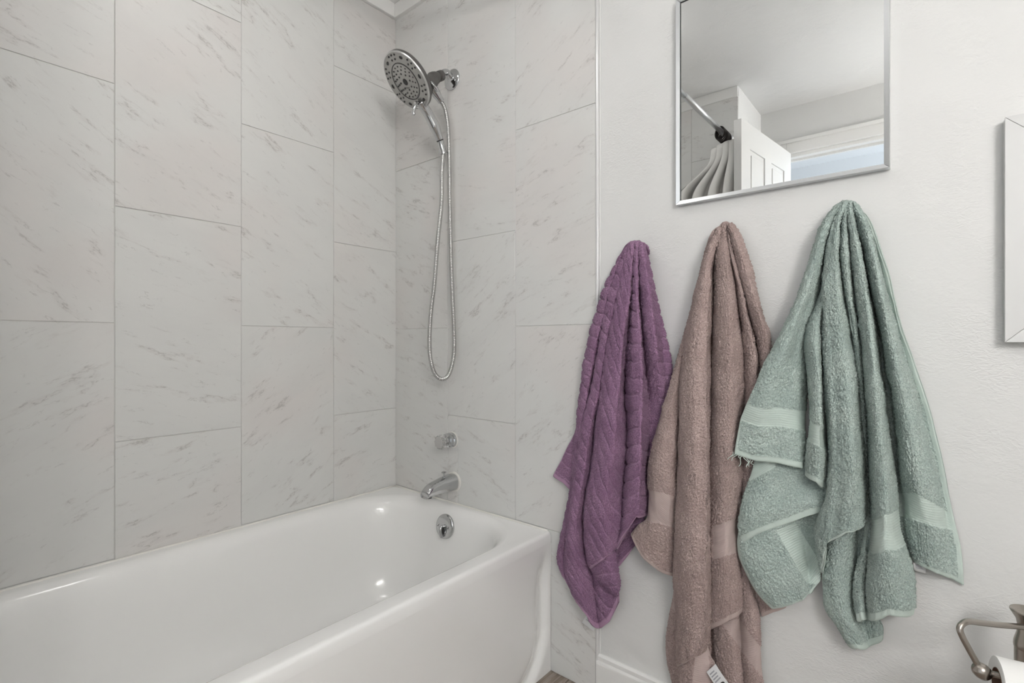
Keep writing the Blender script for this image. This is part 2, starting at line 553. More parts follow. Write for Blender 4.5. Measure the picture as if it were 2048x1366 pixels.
# ================================================================ BATHTUB
TW, TL, TH = 0.752, 1.52, 0.416
tub = tag(empty('bathtub', (TW / 2, -TL / 2, 0)), 'white enamelled alcove bathtub under the shower head', 'bathtub')
tub.location = (0, 0, 0)

def rr_loop(x0, x1, y0, y1, r0, r1, n=14, m=22):
    """rounded rectangle, drain end (y1, near 0) with radius r1, far end r0; constant vertex count"""
    pts = []
    def arc(cx, cy, r, a0, a1):
        for k in range(n + 1):
            a = a0 + (a1 - a0) * k / n
            pts.append((cx + r * math.cos(a), cy + r * math.sin(a)))
    def side(p, q):
        for k in range(1, m):
            t = k / m
            pts.append((p[0] + (q[0]-p[0])*t, p[1] + (q[1]-p[1])*t))
    H = math.pi / 2
    arc(x1 - r1, y1 - r1, r1, 0, H); side((x1 - r1, y1), (x0 + r1, y1))
    arc(x0 + r1, y1 - r1, r1, H, 2*H); side((x0, y1 - r1), (x0, y0 + r0))
    arc(x0 + r0, y0 + r0, r0, 2*H, 3*H); side((x0 + r0, y0), (x1 - r0, y0))
    arc(x1 - r0, y0 + r0, r0, 3*H, 4*H); side((x1, y0 + r0), (x1, y1 - r1))
    return pts
E0, E1 = AY + TT + 0.0012, -TT - 0.0012
loops = []
def L(x0, x1, y0, y1, r0, r1, z): loops.append([(x, y, z) for x, y in rr_loop(x0, x1, y0, y1, r0, r1)])
L(0.0015, TW - 0.000, E0, E1, 0.004, 0.004, TH - 0.030)
L(0.0015, TW - 0.001, E0, E1, 0.004, 0.004, TH - 0.009)
L(0.0015, TW - 0.0027, E0, E1, 0.004, 0.004, TH - 0.0045)
L(0.0015, TW - 0.0058, E0, E1, 0.004, 0.004, TH - 0.0014)
L(0.0015, TW - 0.0105, E0, E1, 0.004, 0.004, TH)
L(0.0025, TW - 0.015, E0 + 0.003, E1 - 0.002, 0.006, 0.006, TH)
L(0.029, 0.704, E0 + 0.046, E1 - 0.022, 0.12, 0.19, TH)
L(0.034, 0.700, E0 + 0.05, E1 - 0.026, 0.12, 0.19, TH - 0.001)
L(0.042, 0.694, E0 + 0.06, E1 - 0.034, 0.12, 0.19, TH - 0.004)
L(0.051, 0.688, E0 + 0.07, E1 - 0.042, 0.12, 0.19, TH - 0.010)
L(0.059, 0.682, E0 + 0.08, E1 - 0.050, 0.12, 0.19, TH - 0.020)
L(0.065, 0.677, E0 + 0.09, E1 - 0.055, 0.12, 0.19, TH - 0.036)
L(0.074, 0.668, E0 + 0.12, E1 - 0.063, 0.12, 0.188, TH - 0.08)
L(0.086, 0.656, E0 + 0.18, E1 - 0.073, 0.12, 0.18, TH - 0.16)
L(0.098, 0.643, E0 + 0.24, E1 - 0.086, 0.12, 0.17, TH - 0.24)
L(0.112, 0.630, E0 + 0.28, E1 - 0.100, 0.12, 0.16, TH - 0.285)
L(0.132, 0.610, E0 + 0.31, E1 - 0.120, 0.12, 0.15, TH - 0.315)
L(0.165, 0.578, E0 + 0.35, E1 - 0.150, 0.11, 0.13, TH - 0.335)
L(0.215, 0.530, E0 + 0.40, E1 - 0.200, 0.10, 0.11, TH - 0.342)
V = [p for l in loops for p in l]
n = len(loops[0])
Fc = []
for i in range(len(loops) - 1):
    for k in range(n):
        k2 = (k + 1) % n
        Fc.append((i*n+k, i*n+k2, (i+1)*n+k2, (i+1)*n+k))
Fc.append(tuple((len(loops)-1)*n + k for k in range(n)))
o = obj('basin', V, Fc, M['tub'], tub)
# apron: main face stands out, stepping back to a flange at its end and toe
def sstep(t):
    t = np.clip(t, 0, 1); return t * t * (3 - 2 * t)
ny, nz = 170, 60
ys = np.concatenate([np.linspace(E0, -0.30, 60), np.linspace(-0.297, E1, ny - 60)])
zs = np.linspace(0.0015, TH - 0.030, nz)
Y, Z = np.meshgrid(ys, zs, indexing='ij')
R = 0.17
hx = Y - (E1 - 0.024)             # >0 beyond the face edge
cyy = (E1 - 0.026) - R; czz = 0.0 + R - 0.02
inside = np.minimum(-hx, Z + 0.02)
corner = (Y > cyy) & (Z < czz)
dcor = R - np.sqrt((Y - cyy) ** 2 + (Z - czz) ** 2)
sd = np.where(corner, dcor, np.minimum(E1 - 0.026 - Y, Z + 0.02))
step = sstep((sd + 0.010) / 0.042)                 # 1 on the main face
fade = sstep((TH - 0.030 - Z) / 0.12)
lean = 0.010 * sstep((TH - 0.03 - Z) / 0.2)
groove = np.exp(-((sd - 0.004) / np.where(sd > 0.004, 0.030, 0.013)) ** 2)      # soft cove around the face, flange beyond it
X = TW - lean * 0.6 * step - groove * fade * 0.017 - (1 - step) * fade * 0.003
V = np.stack([X, Y, Z], -1).reshape(-1, 3)
Fc = [(i*nz+j, (i+1)*nz+j, (i+1)*nz+j+1, i*nz+j+1) for i in range(len(ys)-1) for j in range(nz-1)]
o = obj('apron', V, Fc, M['tub'], tub)
# caulk beads
def bead(name, pts, r, parent):
    return tube(name, pts, r, M['caulk'], parent, 8)
bead('caulk_bead', [(0.0046, y, TH + 0.0005) for y in np.linspace(E0 + 0.006, E1 - 0.006, 24)], 0.0035, tub)
bead('caulk_bead', [(x, E1 - 0.0030, TH + 0.0005) for x in np.linspace(0.006, TW - 0.012, 16)], 0.0035, tub)
bead('caulk_bead', [(TW - 0.010 if z < TH - 0.02 else TW - 0.014, E1 - 0.0036, z) for z in np.linspace(0.002, TH - 0.004, 12)], 0.004, tub)

# overflow plate with trip lever on the drain end wall of the basin
oc = np.array([0.357, E1 - 0.0612, 0.357]); od = np.array([0.02, -1.0, 0.16]); od /= np.linalg.norm(od)
ov = tag(empty('overflow_plate', tuple(oc)), 'round chrome overflow plate with trip lever inside the bathtub', 'drain plate')
def sub(p): return np.asarray(p) - oc
lathe('plate', (0, 0, 0), od, [(0.0405, 0.0), (0.0405, 0.005), (0.039, 0.0075), (0.034, 0.0095), (0.02, 0.0105), (0.001, 0.011)], M['chrome'], ov, 40)
u_, v_, d_ = basis(od)
for sx in (-1, 1):
    c = od * 0.0095 + u_ * sx * 0.0235
    lathe('screw', c, od, [(0.006, 0), (0.006, 0.002), (0.0045, 0.003), (0.0008, 0.0032)], M['chrome_soft'], ov, 16)
    pz = c + od * 0.0033
    bm = bmesh.new(); box_bm(bm, -0.0045, 0.0045, -0.0009, 0.0009, -0.0004, 0.0004)
    s = bm_obj('screw_slot', bm, M['dark'], ov); s.matrix_local = Matrix.Translation(pz) @ Matrix((Vector(u_), Vector(v_), Vector(od))).transposed().to_4x4() @ Matrix.Rotation(0.6, 4, 'Z')
lv = [od * 0.010, od * 0.020 + v_ * 0.001, od * 0.024 - v_ * 0.010, od * 0.020 - v_ * 0.024, od * 0.013 - v_ * 0.031]
tube('trip_lever', catmull(lv, 6), np.interp(np.linspace(0, 1, 25), [0, .3, 1], [0.0055, 0.0045, 0.0075]), M['chrome'], ov, 14)
box_o = obj('lever_slot', [od * 0.0112 + u_ * a + v_ * b for a, b in ((-.005, -.033), (.005, -.033), (.005, .003), (-.005, .003))], [(0, 1, 2, 3)], M['dark'], ov, False)

# ================================================================ SHOWER HEAD
sx0 = 0.324
sh = empty('hand_shower', (sx0, -TT, 1.905))
tag(sh, 'chrome shower head with dark nozzles, hand grip and looped metal hose', 'shower head')
O = np.array([sx0, -TT, 1.905])
def rel(p): return np.asarray(p, float) - O
lathe('wall_flange', rel((sx0, -TT, 1.905)), (0, -1, 0), [(0.036, 0), (0.0365, 0.0035), (0.0345, 0.006), (0.026, 0.0085), (0.0145, 0.010), (0.0125, 0.012)], M['chrome'], sh, 40)
arm = catmull([(sx0, -0.008, 1.905), (sx0, -0.022, 1.916), (sx0, -0.036, 1.9205), (sx0, -0.052, 1.912), (sx0, -0.068, 1.894)], 8)
tube('shower_arm', [rel(p) for p in arm], 0.0108, M['chrome'], sh, 20)
dn = np.array([-0.17, -0.69, -0.70]); dn /= np.linalg.norm(dn)
dcen = np.array([sx0, -0.212, 1.819])
a_end = np.array([sx0, -0.060, 1.900])
ax = np.array([sx0 - 0.003, -0.150, 1.836]) - a_end
lathe('swivel_nut', rel(a_end), ax, [(0.0150, -0.004), (0.0175, 0.0), (0.0175, 0.013), (0.0145, 0.015), (0.0145, 0.020), (0.0165, 0.023), (0.020, 0.030), (0.022, 0.040), (0.022, 0.052), (0.018, 0.060)], M['gunmetal'], sh, 32)
bk = catmull([a_end + ax * 0.38, a_end + ax * 0.60 + np.array([0, 0, -0.012]), a_end + ax * 0.85 + np.array([0, 0, -0.018]), dcen - dn * 0.03], 8)
tube('docking_bracket', [rel(p) for p in bk], np.interp(np.linspace(0, 1, len(bk)), [0, .35, .7, 1], [0.021, 0.027, 0.031, 0.040]), M['gunmetal'], sh, 24)
# diverter lever on the bracket
dl = catmull([rel(at_x(862, 163, sx0 + 0.025)), rel(at_x(866, 170, sx0 + 0.032)), rel(at_x(872, 177, sx0 + 0.033)), rel(at_x(877, 182, sx0 + 0.033))], 6)
tube('diverter_lever', dl, np.interp(np.linspace(0, 1, len(dl)), [0, .2, .8, 1], [0.003, 0.0055, 0.005, 0.003]), M['chrome'], sh, 14)
RD = 0.0945
lathe('spray_housing', rel(dcen), -dn, [(RD - 0.004, -0.001), (RD - 0.0015, -0.0005), (RD, 0.002), (RD, 0.0035)], M['chrome_soft'], sh, 72, cap=False)
lathe('housing_back', rel(dcen), -dn, [(RD, 0.0035), (RD - 0.001, 0.014), (RD - 0.006, 0.020), (RD - 0.03, 0.026), (0.046, 0.036), (0.03, 0.042)], M['gunmetal'], sh, 72)
face = lathe('spray_face', rel(dcen), dn, [(RD - 0.004, 0.001), (0.060, 0.0018), (0.0590, 0.0018), (0.0585, -0.001), (0.0555, -0.001), (0.055, 0.002), (0.053, 0.0035), (0.001, 0.0035)], M['greyface'], sh, 72)
lathe('groove_ring', rel(dcen), dn, [(0.0590, 0.00195), (0.0566, 0.00195), (0.0566, 0.0001), (0.0590, 0.0001)], M['rubber'], face, 72, cap=False)
fu = np.cross(dn, np.array([0, 0, 1.0])); fu /= np.linalg.norm(fu); fv = np.cross(fu, dn)
if fv[2] < 0: fv = -fv; fu = -fu
bm = bmesh.new()
def nozzle(u, v, r, ru=None, ang=0.0, h=0.0014, base=0.0015):
    ru = ru or r
    c = rel(dcen) + fu * u + fv * v + dn * base
    n_ = 8
    ca, sa = math.cos(ang), math.sin(ang)
    b0 = []; b1 = []
    for k in range(n_):
        t = 2 * math.pi * k / n_
        x, y = ru * math.cos(t), r * math.sin(t)
        q = fu * (x * ca - y * sa) + fv * (x * sa + y * ca)
        b0.append(bm.verts.new(c + q)); b1.append(bm.verts.new(c + q * 0.8 + dn * h))
    for k in range(n_):
        bm.faces.new((b0[k], b0[(k+1) % n_], b1[(k+1) % n_], b1[k]))
    bm.faces.new(b1)
for k in range(6):                       # outer clusters and large oval jets
    a = math.radians(60 * k + 12)
    nozzle(0.077 * math.cos(a), 0.077 * math.sin(a), 0.0050, 0.0078, a + math.pi/2)
    a2 = a + math.radians(30)
    for (dr_, da) in ((0.070, -7), (0.070, 7), (0.083, -11), (0.083, 0), (0.083, 11)):
        b = a2 + math.radians(da)
        nozzle(dr_ * math.cos(b), dr_ * math.sin(b), 0.0034)
for rr, cnt, r in ((0.0485, 18, 0.0029), (0.0375, 13, 0.0031), (0.0255, 8, 0.0035)):
    for k in range(cnt):
        a = 2 * math.pi * (k + 0.3) / cnt
        nozzle(rr * math.cos(a), rr * math.sin(a), r, base=0.0032)
nozzle(0, 0, 0.0115, base=0.0032, h=0.002)
o = bm_obj('nozzles', bm, M['rubber'], face); o['kind'] = 'stuff'
# hand grip
hd = np.array([0.335, -0.085, 1.660])
gdir = hd - dcen
ts = np.linspace(0.36, 1.0, 34)
rad = np.interp(ts, [0.36, 0.46, 0.6, 0.78, 0.93, 1.0], [0.020, 0.0165, 0.0165, 0.0185, 0.0135, 0.0115])
gp = [rel(dcen + gdir * t - dn * (0.010 + 0.008 * math.sin(math.pi * (t - .3) / .7))) for t in ts]
tube('hand_grip', gp, rad, M['chrome'], sh, 28)
ge = gp[-1]; gd = gp[-1] - gp[-3]; gd /= np.linalg.norm(gd)
tube('grip_seal', [ge - gd * 0.001, ge + gd * 0.002], 0.0119, M['dark'], sh, 24)
gd2 = gd * 0.8 + np.array([0, 0, -0.35]); gd2 /= np.linalg.norm(gd2)
lathe('hose_nut', ge + gd * 0.0015, gd2, [(0.0118, 0), (0.0108, 0.003), (0.0122, 0.035), (0.0130, 0.037), (0.0130, 0.042), (0.008, 0.043)], M['chrome'], sh, 28)
# mode lever with pause tab on the face's lower rim
pl = dcen + (gdir / np.linalg.norm(gdir)) * 0.072 + dn * 0.004
lathe('mode_button', rel(pl), dn, [(0.011, -0.002), (0.011, 0.004), (0.008, 0.007), (0.001, 0.008)], M['chrome'], sh, 20)
tl = catmull([rel(pl + dn * 0.004), rel(pl + dn * 0.011 + np.array([-0.002, 0, -0.008])), rel(pl + dn * 0.014 + np.array([-0.004, 0.0, -0.020])), rel(pl + dn * 0.010 + np.array([-0.004, 0.002, -0.029]))], 6)
tube('mode_tab', tl, np.interp(np.linspace(0, 1, len(tl)), [0, .5, .85, 1], [0.004, 0.005, 0.006, 0.003]), M['chrome'], sh, 14)
# outlet on the bracket, hose
out0 = at_x(867, 180, sx0 + 0.012); out1 = at_x(884, 205, sx0 + 0.012)
lathe('hose_outlet', rel(out0), out1 - out0, [(0.0165, -0.006), (0.0165, 0.0), (0.0155, 0.014), (0.0128, 0.028), (0.0118, 0.040), (0.0125, 0.0425), (0.008, 0.046)], M['chrome'], sh, 28)
he = O + ge + gd2 * 0.040
hp = [tuple(he)]
for (px, py, y) in ((884, 342, -0.073), (883, 405, -0.076), (876, 476, -0.082), (869, 563, -0.088), (862, 623, -0.092), (859, 672, -0.093), (860.5, 714, -0.090), (869, 746, -0.080), (883, 758, -0.066), (897, 750, -0.052), (906, 721, -0.042), (908.5, 686, -0.038), (906, 616, -0.038), (902.6, 528, -0.038), (900, 423, -0.040), (899, 353, -0.042), (898, 300, -0.045), (895.5, 250, -0.050), (890.5, 220, -0.056)):
    hp.append(tuple(at_y(px, py, y)))
hp.append(tuple(out1 * 0.6 + out0 * 0.4 + (out1 - out0) * 0.35))
hp = resample(catmull(hp, 10), 1300)
arc = np.linspace(0, 1300, 1300)
hr = 0.0072 + 0.00075 * np.sin(2 * math.pi * arc / 4.0)
tube('metal_hose', [rel(p) for p in hp], hr, simple('hose_steel', (0.53, 0.525, 0.515), 0.24, 1.0), sh, 12)

# ================================================================ FAUCET KNOB
kx, kz = 0.324, 0.637
kn = tag(empty('faucet_knob', (kx, -TT, kz)), 'clear acrylic faceted faucet knob on the tiled wall above the tub spout', 'faucet handle')
lathe('wall_gasket', (0, 0, 0), (0, -1, 0), [(0.0285, 0), (0.0285, 0.003), (0.025, 0.0035)], M['caulk'], kn, 36)
lathe('escutcheon', (0, -0.003, 0), (0, -1, 0), [(0.0262, 0), (0.0262, 0.010), (0.0235, 0.012), (0.0235, 0.014), (0.0255, 0.016), (0.0250, 0.026), (0.019, 0.031), (0.011, 0.033)], M['chrome'], kn, 40)
nf = 10
V = []; Fc = []
rings = [(0.012, 0.030), (0.0205, 0.036), (0.0245, 0.046), (0.0262, 0.058), (0.0235, 0.0635), (0.021, 0.0645)]
for i, (r, h) in enumerate(rings):
    for k in range(nf * 2):
        a = math.pi * k / nf
        rr = r * (1.0 if k % 2 == 0 else (0.90 if 0 < i < 5 else 1.0))
        V.append((rr * math.cos(a), -h, rr * math.sin(a)))
m2 = nf * 2
for i in range(len(rings) - 1):
    for k in range(m2):
        Fc.append((i*m2+k, i*m2+(k+1) % m2, (i+1)*m2+(k+1) % m2, (i+1)*m2+k))
Fc.append(tuple(range(m2))); Fc.append(tuple((len(rings)-1)*m2 + k for k in range(m2)))
obj('knob', V, Fc, M['acrylic'], kn, False)
lathe('knob_cap', (0, -0.0648, 0), (0, -1, 0), [(0.0200, 0), (0.0200, 0.0008), (0.0005, 0.0012)], simple('knob_cap_grey', (0.48, 0.47, 0.46), 0.3), kn, 28)
tube('stem', [(0, -0.03, 0), (0, -0.058, 0)], 0.006, M['chrome'], kn, 14)

# ================================================================ TUB SPOUT
px_, pz_ = 0.333, 0.492
sp = tag(empty('tub_spout', (px_, -TT, pz_)), 'chrome tub spout with pull-up diverter pin over the bathtub', 'faucet')
lathe('wall_gasket', (0, 0, -0.001), (0, -1, 0), [(0.0345, 0), (0.0345, 0.006), (0.030, 0.0065)], M['caulk'], sp, 36)
ns, nr = 30, 32
V = []; Fc = []
for i in range(ns):
    t = i / (ns - 1)
    yy = -0.004 - 0.132 * t
    top = np.interp(t, [0, .12, .45, .7, .82, .92, 0.97, 1.0], [0.0285, 0.029, 0.0235, 0.0175, 0.013, 0.005, -0.002, -0.010])
    bot = np.interp(t, [0, .1, .45, .70, .78, 0.92, 1.0], [-0.0285, -0.0285, -0.0265, -0.0262, -0.0290, -0.0300, -0.0300])
    hw = np.interp(t, [0, .1, .5, .85, 1.0], [0.0285, 0.028, 0.0240, 0.0220, 0.0195])
    for k in range(nr):
        a = 2 * math.pi * k / nr
        ca, sa = math.cos(a), math.sin(a)
        e = 0.8
        cx = math.copysign(abs(ca) ** e, ca); sz = math.copysign(abs(sa) ** e, sa)
        V.append((hw * cx, yy, (top + bot) / 2 + (top - bot) / 2 * sz))
for i in range(ns - 1):
    for k in range(nr):
        Fc.append((i*nr+k, i*nr+(k+1) % nr, (i+1)*nr+(k+1) % nr, (i+1)*nr+k))
Fc.append(tuple(range(nr))); Fc.append(tuple((ns-1)*nr + k for k in range(nr))[::-1])
obj('spout_body', V, Fc, M['chrome'], sp)
lathe('spout_mouth', (0, -0.119, -0.0292), (0, 0, -1), [(0.0125, 0), (0.0125, 0.0012), (0.0118, 0.0012)], M['dark'], sp, 24)
lathe('diverter_pin', (0, -0.048, 0.024), (0, -0.06, 1), [(0.0055, 0), (0.0055, 0.003), (0.0032, 0.005), (0.0032, 0.014), (0.0085, 0.016), (0.0085, 0.018), (0.006, 0.0195), (0.001, 0.020)], M['chrome'], sp, 20)

# ================================================================ MIRRORS
def framed_mirror(name, label, x0, x1, z0, z1, fw_, dep, fmat, lip=0.003):
    t = tag(empty(name, (x0, 0, z0)), label, 'mirror')
    W, H = x1 - x0, z1 - z0
    # mitred rails, profile: outer side, face sloping slightly to the inner lip
    def rail(a_out, b_out, a_in, b_in):
        y0, y1, yi = -0.001, -dep, -dep + lip
        V = [(a_out[0], y0, a_out[1]), (b_out[0], y0, b_out[1]), (b_out[0], y1, b_out[1]), (a_out[0], y1, a_out[1]),
             (a_in[0], yi, a_in[1]), (b_in[0], yi, b_in[1]), (b_in[0], y0, b_in[1]), (a_in[0], y0, a_in[1])]
        bm = bmesh.new()
        vs = [bm.verts.new(v) for v in V]
        for f in ((0, 1, 2, 3), (3, 2, 5, 4), (4, 5, 6, 7), (7, 6, 1, 0), (0, 3, 4, 7), (1, 6, 5, 2)):
            bm.faces.new([vs[i] for i in f])
        bm_obj('frame_rail', bm, fmat, t, False, 0.0005, 1)
    g = 0.0003; f = fw_
    rail((0, g), (0, H - g), (f, f + g), (f, H - f - g))
    rail((W, H - g), (W, g), (W - f, H - f - g), (W - f, f + g))
    rail((W - g, 0), (g, 0), (W - f - g, f), (f + g, f))
    rail((g, H), (W - g, H), (f + g, H - f), (W - f - g, H - f))
    e = 0.0015
    V = [(f - e, -dep + lip + 0.004, f - e), (W - f + e, -dep + lip + 0.004, f - e), (W - f + e, -dep + lip + 0.004, H - f + e), (f - e, -dep + lip + 0.004, H - f + e)]
    V += [(x, -0.003, z) for x, y, z in V]
    obj('mirror_glass', V, [(0, 1, 2, 3), (7, 6, 5, 4), (0, 4, 5, 1), (1, 5, 6, 2), (2, 6, 7, 3), (3, 7, 4, 0)], M['mirror'], t, False)
    gw = 0.0012
    for (a0, a1, b0, b1) in ((f, f + gw, f, H - f), (f, W - f, H - f - gw, H - f)):
        box('shadow_gap', a0, a1, -dep + lip + 0.0028, -dep + lip + 0.0045, b0, b1, M['dark'], t)
    return t
framed_mirror('wall_mirror', 'rectangular wall mirror in thin silver frame above the brown towel', 1.136, 1.562, 1.321, 1.831, 0.0095, 0.020, M['alu'])
framed_mirror('framed_mirror', 'white mitred frame on the wall, cut off by the right edge', 1.722, 2.12, 0.9815, 1.371, 0.055, 0.024, M['whiteframe'], 0.002)

# ================================================================ SHOWER CURTAIN AND ROD (seen in the mirror)
rod = tag(empty('curtain_rod', (0.81, AY + TT, 2.03)), 'straight chrome shower curtain rod seen in the mirror', 'curtain rod')
LN = -(AY + TT) - TT
tube('outer_tube', [(0, 0.0, 0), (0, 0.62, 0)], 0.0125, M['alu'], rod, 20)
tube('inner_tube', [(0, 0.62, 0), (0, LN, 0)], 0.0105, M['alu'], rod, 20)
lathe('end_cap', (0, 0, 0), (0, 1, 0), [(0.024, 0), (0.024, 0.012), (0.016, 0.022), (0.0128, 0.024)], M['alu'], rod, 24)
lathe('end_cap', (0, LN, 0), (0, -1, 0), [(0.024, 0), (0.024, 0.012), (0.016, 0.022), (0.0128, 0.024)], M['alu'], rod, 24)
cu = tag(empty('shower_curtain', (0.81, -1.42, 2.0)), 'white shower curtain bunched at the rod end seen in the mirror', 'curtain')
nfold, nu, nv = 4, 260, 60
V = []; Fc = []
for j in range(nv):
    t = j / (nv - 1)
    z = -0.022 - t * 1.51
    fl_ = sstep((t - 0.02) / 0.16)
    for i in range(nu):
        s = i / (nu - 1)
        ph = s * nfold * 2 * math.pi
        amp = 0.022 + 0.022 * fl_ * (1 + 0.3 * math.sin(s * 9.0 + 1.0))
        x = 0.055 * (1 - 2 * s) * (1 - fl_) + (0.045 - 0.30 * s) * fl_ + 0.010 * math.sin(2 * ph + 0.8)
        y = amp * math.sin(ph + 0.5 * math.sin(3 * t)) + 0.03 * s
        V.append((x, y, z - 0.05 * s * s * (1 - fl_) + 0.008 * math.cos(ph) * (1 - t)))
for j in range(nv - 1):
    for i in range(nu - 1):
        Fc.append((j*nu+i, j*nu+i+1, (j+1)*nu+i+1, (j+1)*nu+i))
o = obj('cloth', V, Fc, M['curtain'], cu)
md = o.modifiers.new('th', 'SOLIDIFY'); md.thickness = 0.0015
for k in range(9):
    yy = (k / 8 - 0.5) * 0.10
    ring = []
    for q in range(25):
        a = 2 * math.pi * q / 24
        ring.append((0.024 * math.cos(a), yy + 0.006 * math.sin(a + k), 0.016 + 0.032 * math.sin(a)))
    tube('ring', ring, 0.0034, M['bronze'], cu, 8, cap=False)

# ================================================================ TOILET PAPER STAND
tp = np.array([1.742, -0.112, 0.0])
st = tag(empty('toilet_paper_stand', tuple(tp)), 'brushed nickel toilet paper stand at the lower right corner', 'paper stand')
lathe('post', (0, 0, 0), (0, 0, 1), [(0.075, 0), (0.075, 0.006), (0.066, 0.011), (0.03, 0.017), (0.0175, 0.03), (0.0165, 0.06), (0.0165, 0.502)], M['nickel'], st, 36)
lathe('finial', (0, 0, 0.5), (0, 0, 1), [(0.0170, 0), (0.0175, 0.004), (0.0170, 0.010), (0.0135, 0.024), (0.0125, 0.034), (0.0145, 0.045), (0.0205, 0.055), (0.0220, 0.058), (0.0215, 0.0595), (0.019, 0.0585), (0.0125, 0.052), (0.001, 0.049)], M['nickel'], st, 36)
def atd(px, py, dep):
    return CAM + ray(px, py) * dep - tp
D0 = 0.79
ap = [(0, -0.010, 0.983 - (1253 - 683) / FPX * D0 - 0.0), atd(2000, 1250, D0 * .985), atd(1960, 1245.5, D0 * .97), atd(1938, 1243, D0 * .962), atd(1926, 1247, D0 * .957), atd(1919.5, 1257, D0 * .954), atd(1924, 1272, D0 * .951), atd(1936, 1295, D0 * .946), atd(1950, 1320, D0 * .940), atd(1958, 1336, D0 * .937)]
tube('arm', catmull(ap, 8), 0.0043, M['nickel'], st, 16)
bc = atd(1963, 1342, D0 * .935)
lathe('ball_end', bc - np.array([0, 0, 0.0]), np.array([0.767, 0.64, -0.75]), [(0.0005, -0.0115), (0.006, -0.0105), (0.010, -0.006), (0.0113, 0.0), (0.0105, 0.006), (0.007, 0.0105), (0.0005, 0.0115)], M['nickel'], st, 24)
# roll hangs on the arm's lower bar, running to the right
axr = np.array([0.975, 0.20, -0.03]); axr /= np.linalg.norm(axr)
tube('roll_bar', [bc, bc + axr * 0.14], 0.0043, M['nickel'], st, 14)
rc = bc + tp + axr * 0.016 + np.array([0, 0, -0.012])
rl = tag(empty('toilet_paper_roll', tuple(rc)), 'white toilet paper roll on the nickel stand arm', 'toilet paper')
lathe('paper', (0, 0, 0), axr, [(0.021, 0.001), (0.034, 0.0), (0.0358, 0.001), (0.0360, 0.003), (0.0360, 0.100), (0.0355, 0.102), (0.021, 0.102), (0.021, 0.001)], M['paper'], rl, 64, cap=False)
lathe('cardboard_core', (0, 0, 0), axr, [(0.0206, 0.0005), (0.0206, 0.1025), (0.0198, 0.1025), (0.0198, 0.0005), (0.0206, 0.0005)], M['card'], rl, 40, cap=False)

# ================================================================ LAMPS
vl = tag(empty('vanity_light', (RX, -1.62, 1.64)), 'three globe vanity light on the wall behind the camera', 'lamp')
box('back_plate', -0.03, 0.0, -0.32, 0.32, -0.055, 0.055, M['chrome_soft'], vl, 0.006, 2)
glow = bpy.data.materials.new('lamp_glass'); glow.use_nodes = True
gb = glow.node_tree.nodes['Principled BSDF']
gb.inputs['Base Color'].default_value = (0.9, 0.9, 0.88, 1)
gb.inputs['Emission Color'].default_value = (1.0, 0.984, 0.960, 1)
gb.inputs['Emission Strength'].default_value = EMIT
def globe(name, c, r, parent):
    prof = [(max(0.0005, r * math.sin(math.pi * k / 14)), -r * math.cos(math.pi * k / 14)) for k in range(15)]
    return lathe(name, c, (0, 0, 1), prof, glow, parent, 28)
for yy in (-0.22, 0.0, 0.22):
    lathe('socket', (-0.03, yy, 0), (-1, 0, 0), [(0.022, 0), (0.024, 0.03), (0.02, 0.045)], M['chrome_soft'], vl, 20)
    globe('bulb', (-0.125, yy, 0), 0.06, vl)
cl = tag(empty('added_fill_dome', (0.62, -0.74, CEIL)), 'added ceiling dome for fill light above the tub edge, out of view', 'lamp')  # invented fixture, put in to brighten the tub and tiles
lathe('base_ring', (0, 0, 0), (0, 0, -1), [(0.14, 0), (0.14, 0.012), (0.132, 0.016)], M['trim'], cl, 48)
gl2 = glow.copy(); gl2.name = 'fill_dome_glass'
gl2.node_tree.nodes['Principled BSDF'].inputs['Emission Strength'].default_value = FILL_DOME
lathe('dome', (0, 0, -0.016), (0, 0, -1), [(0.130, 0), (0.125, 0.014), (0.10, 0.032), (0.06, 0.044), (0.001, 0.048)], gl2, cl, 48)
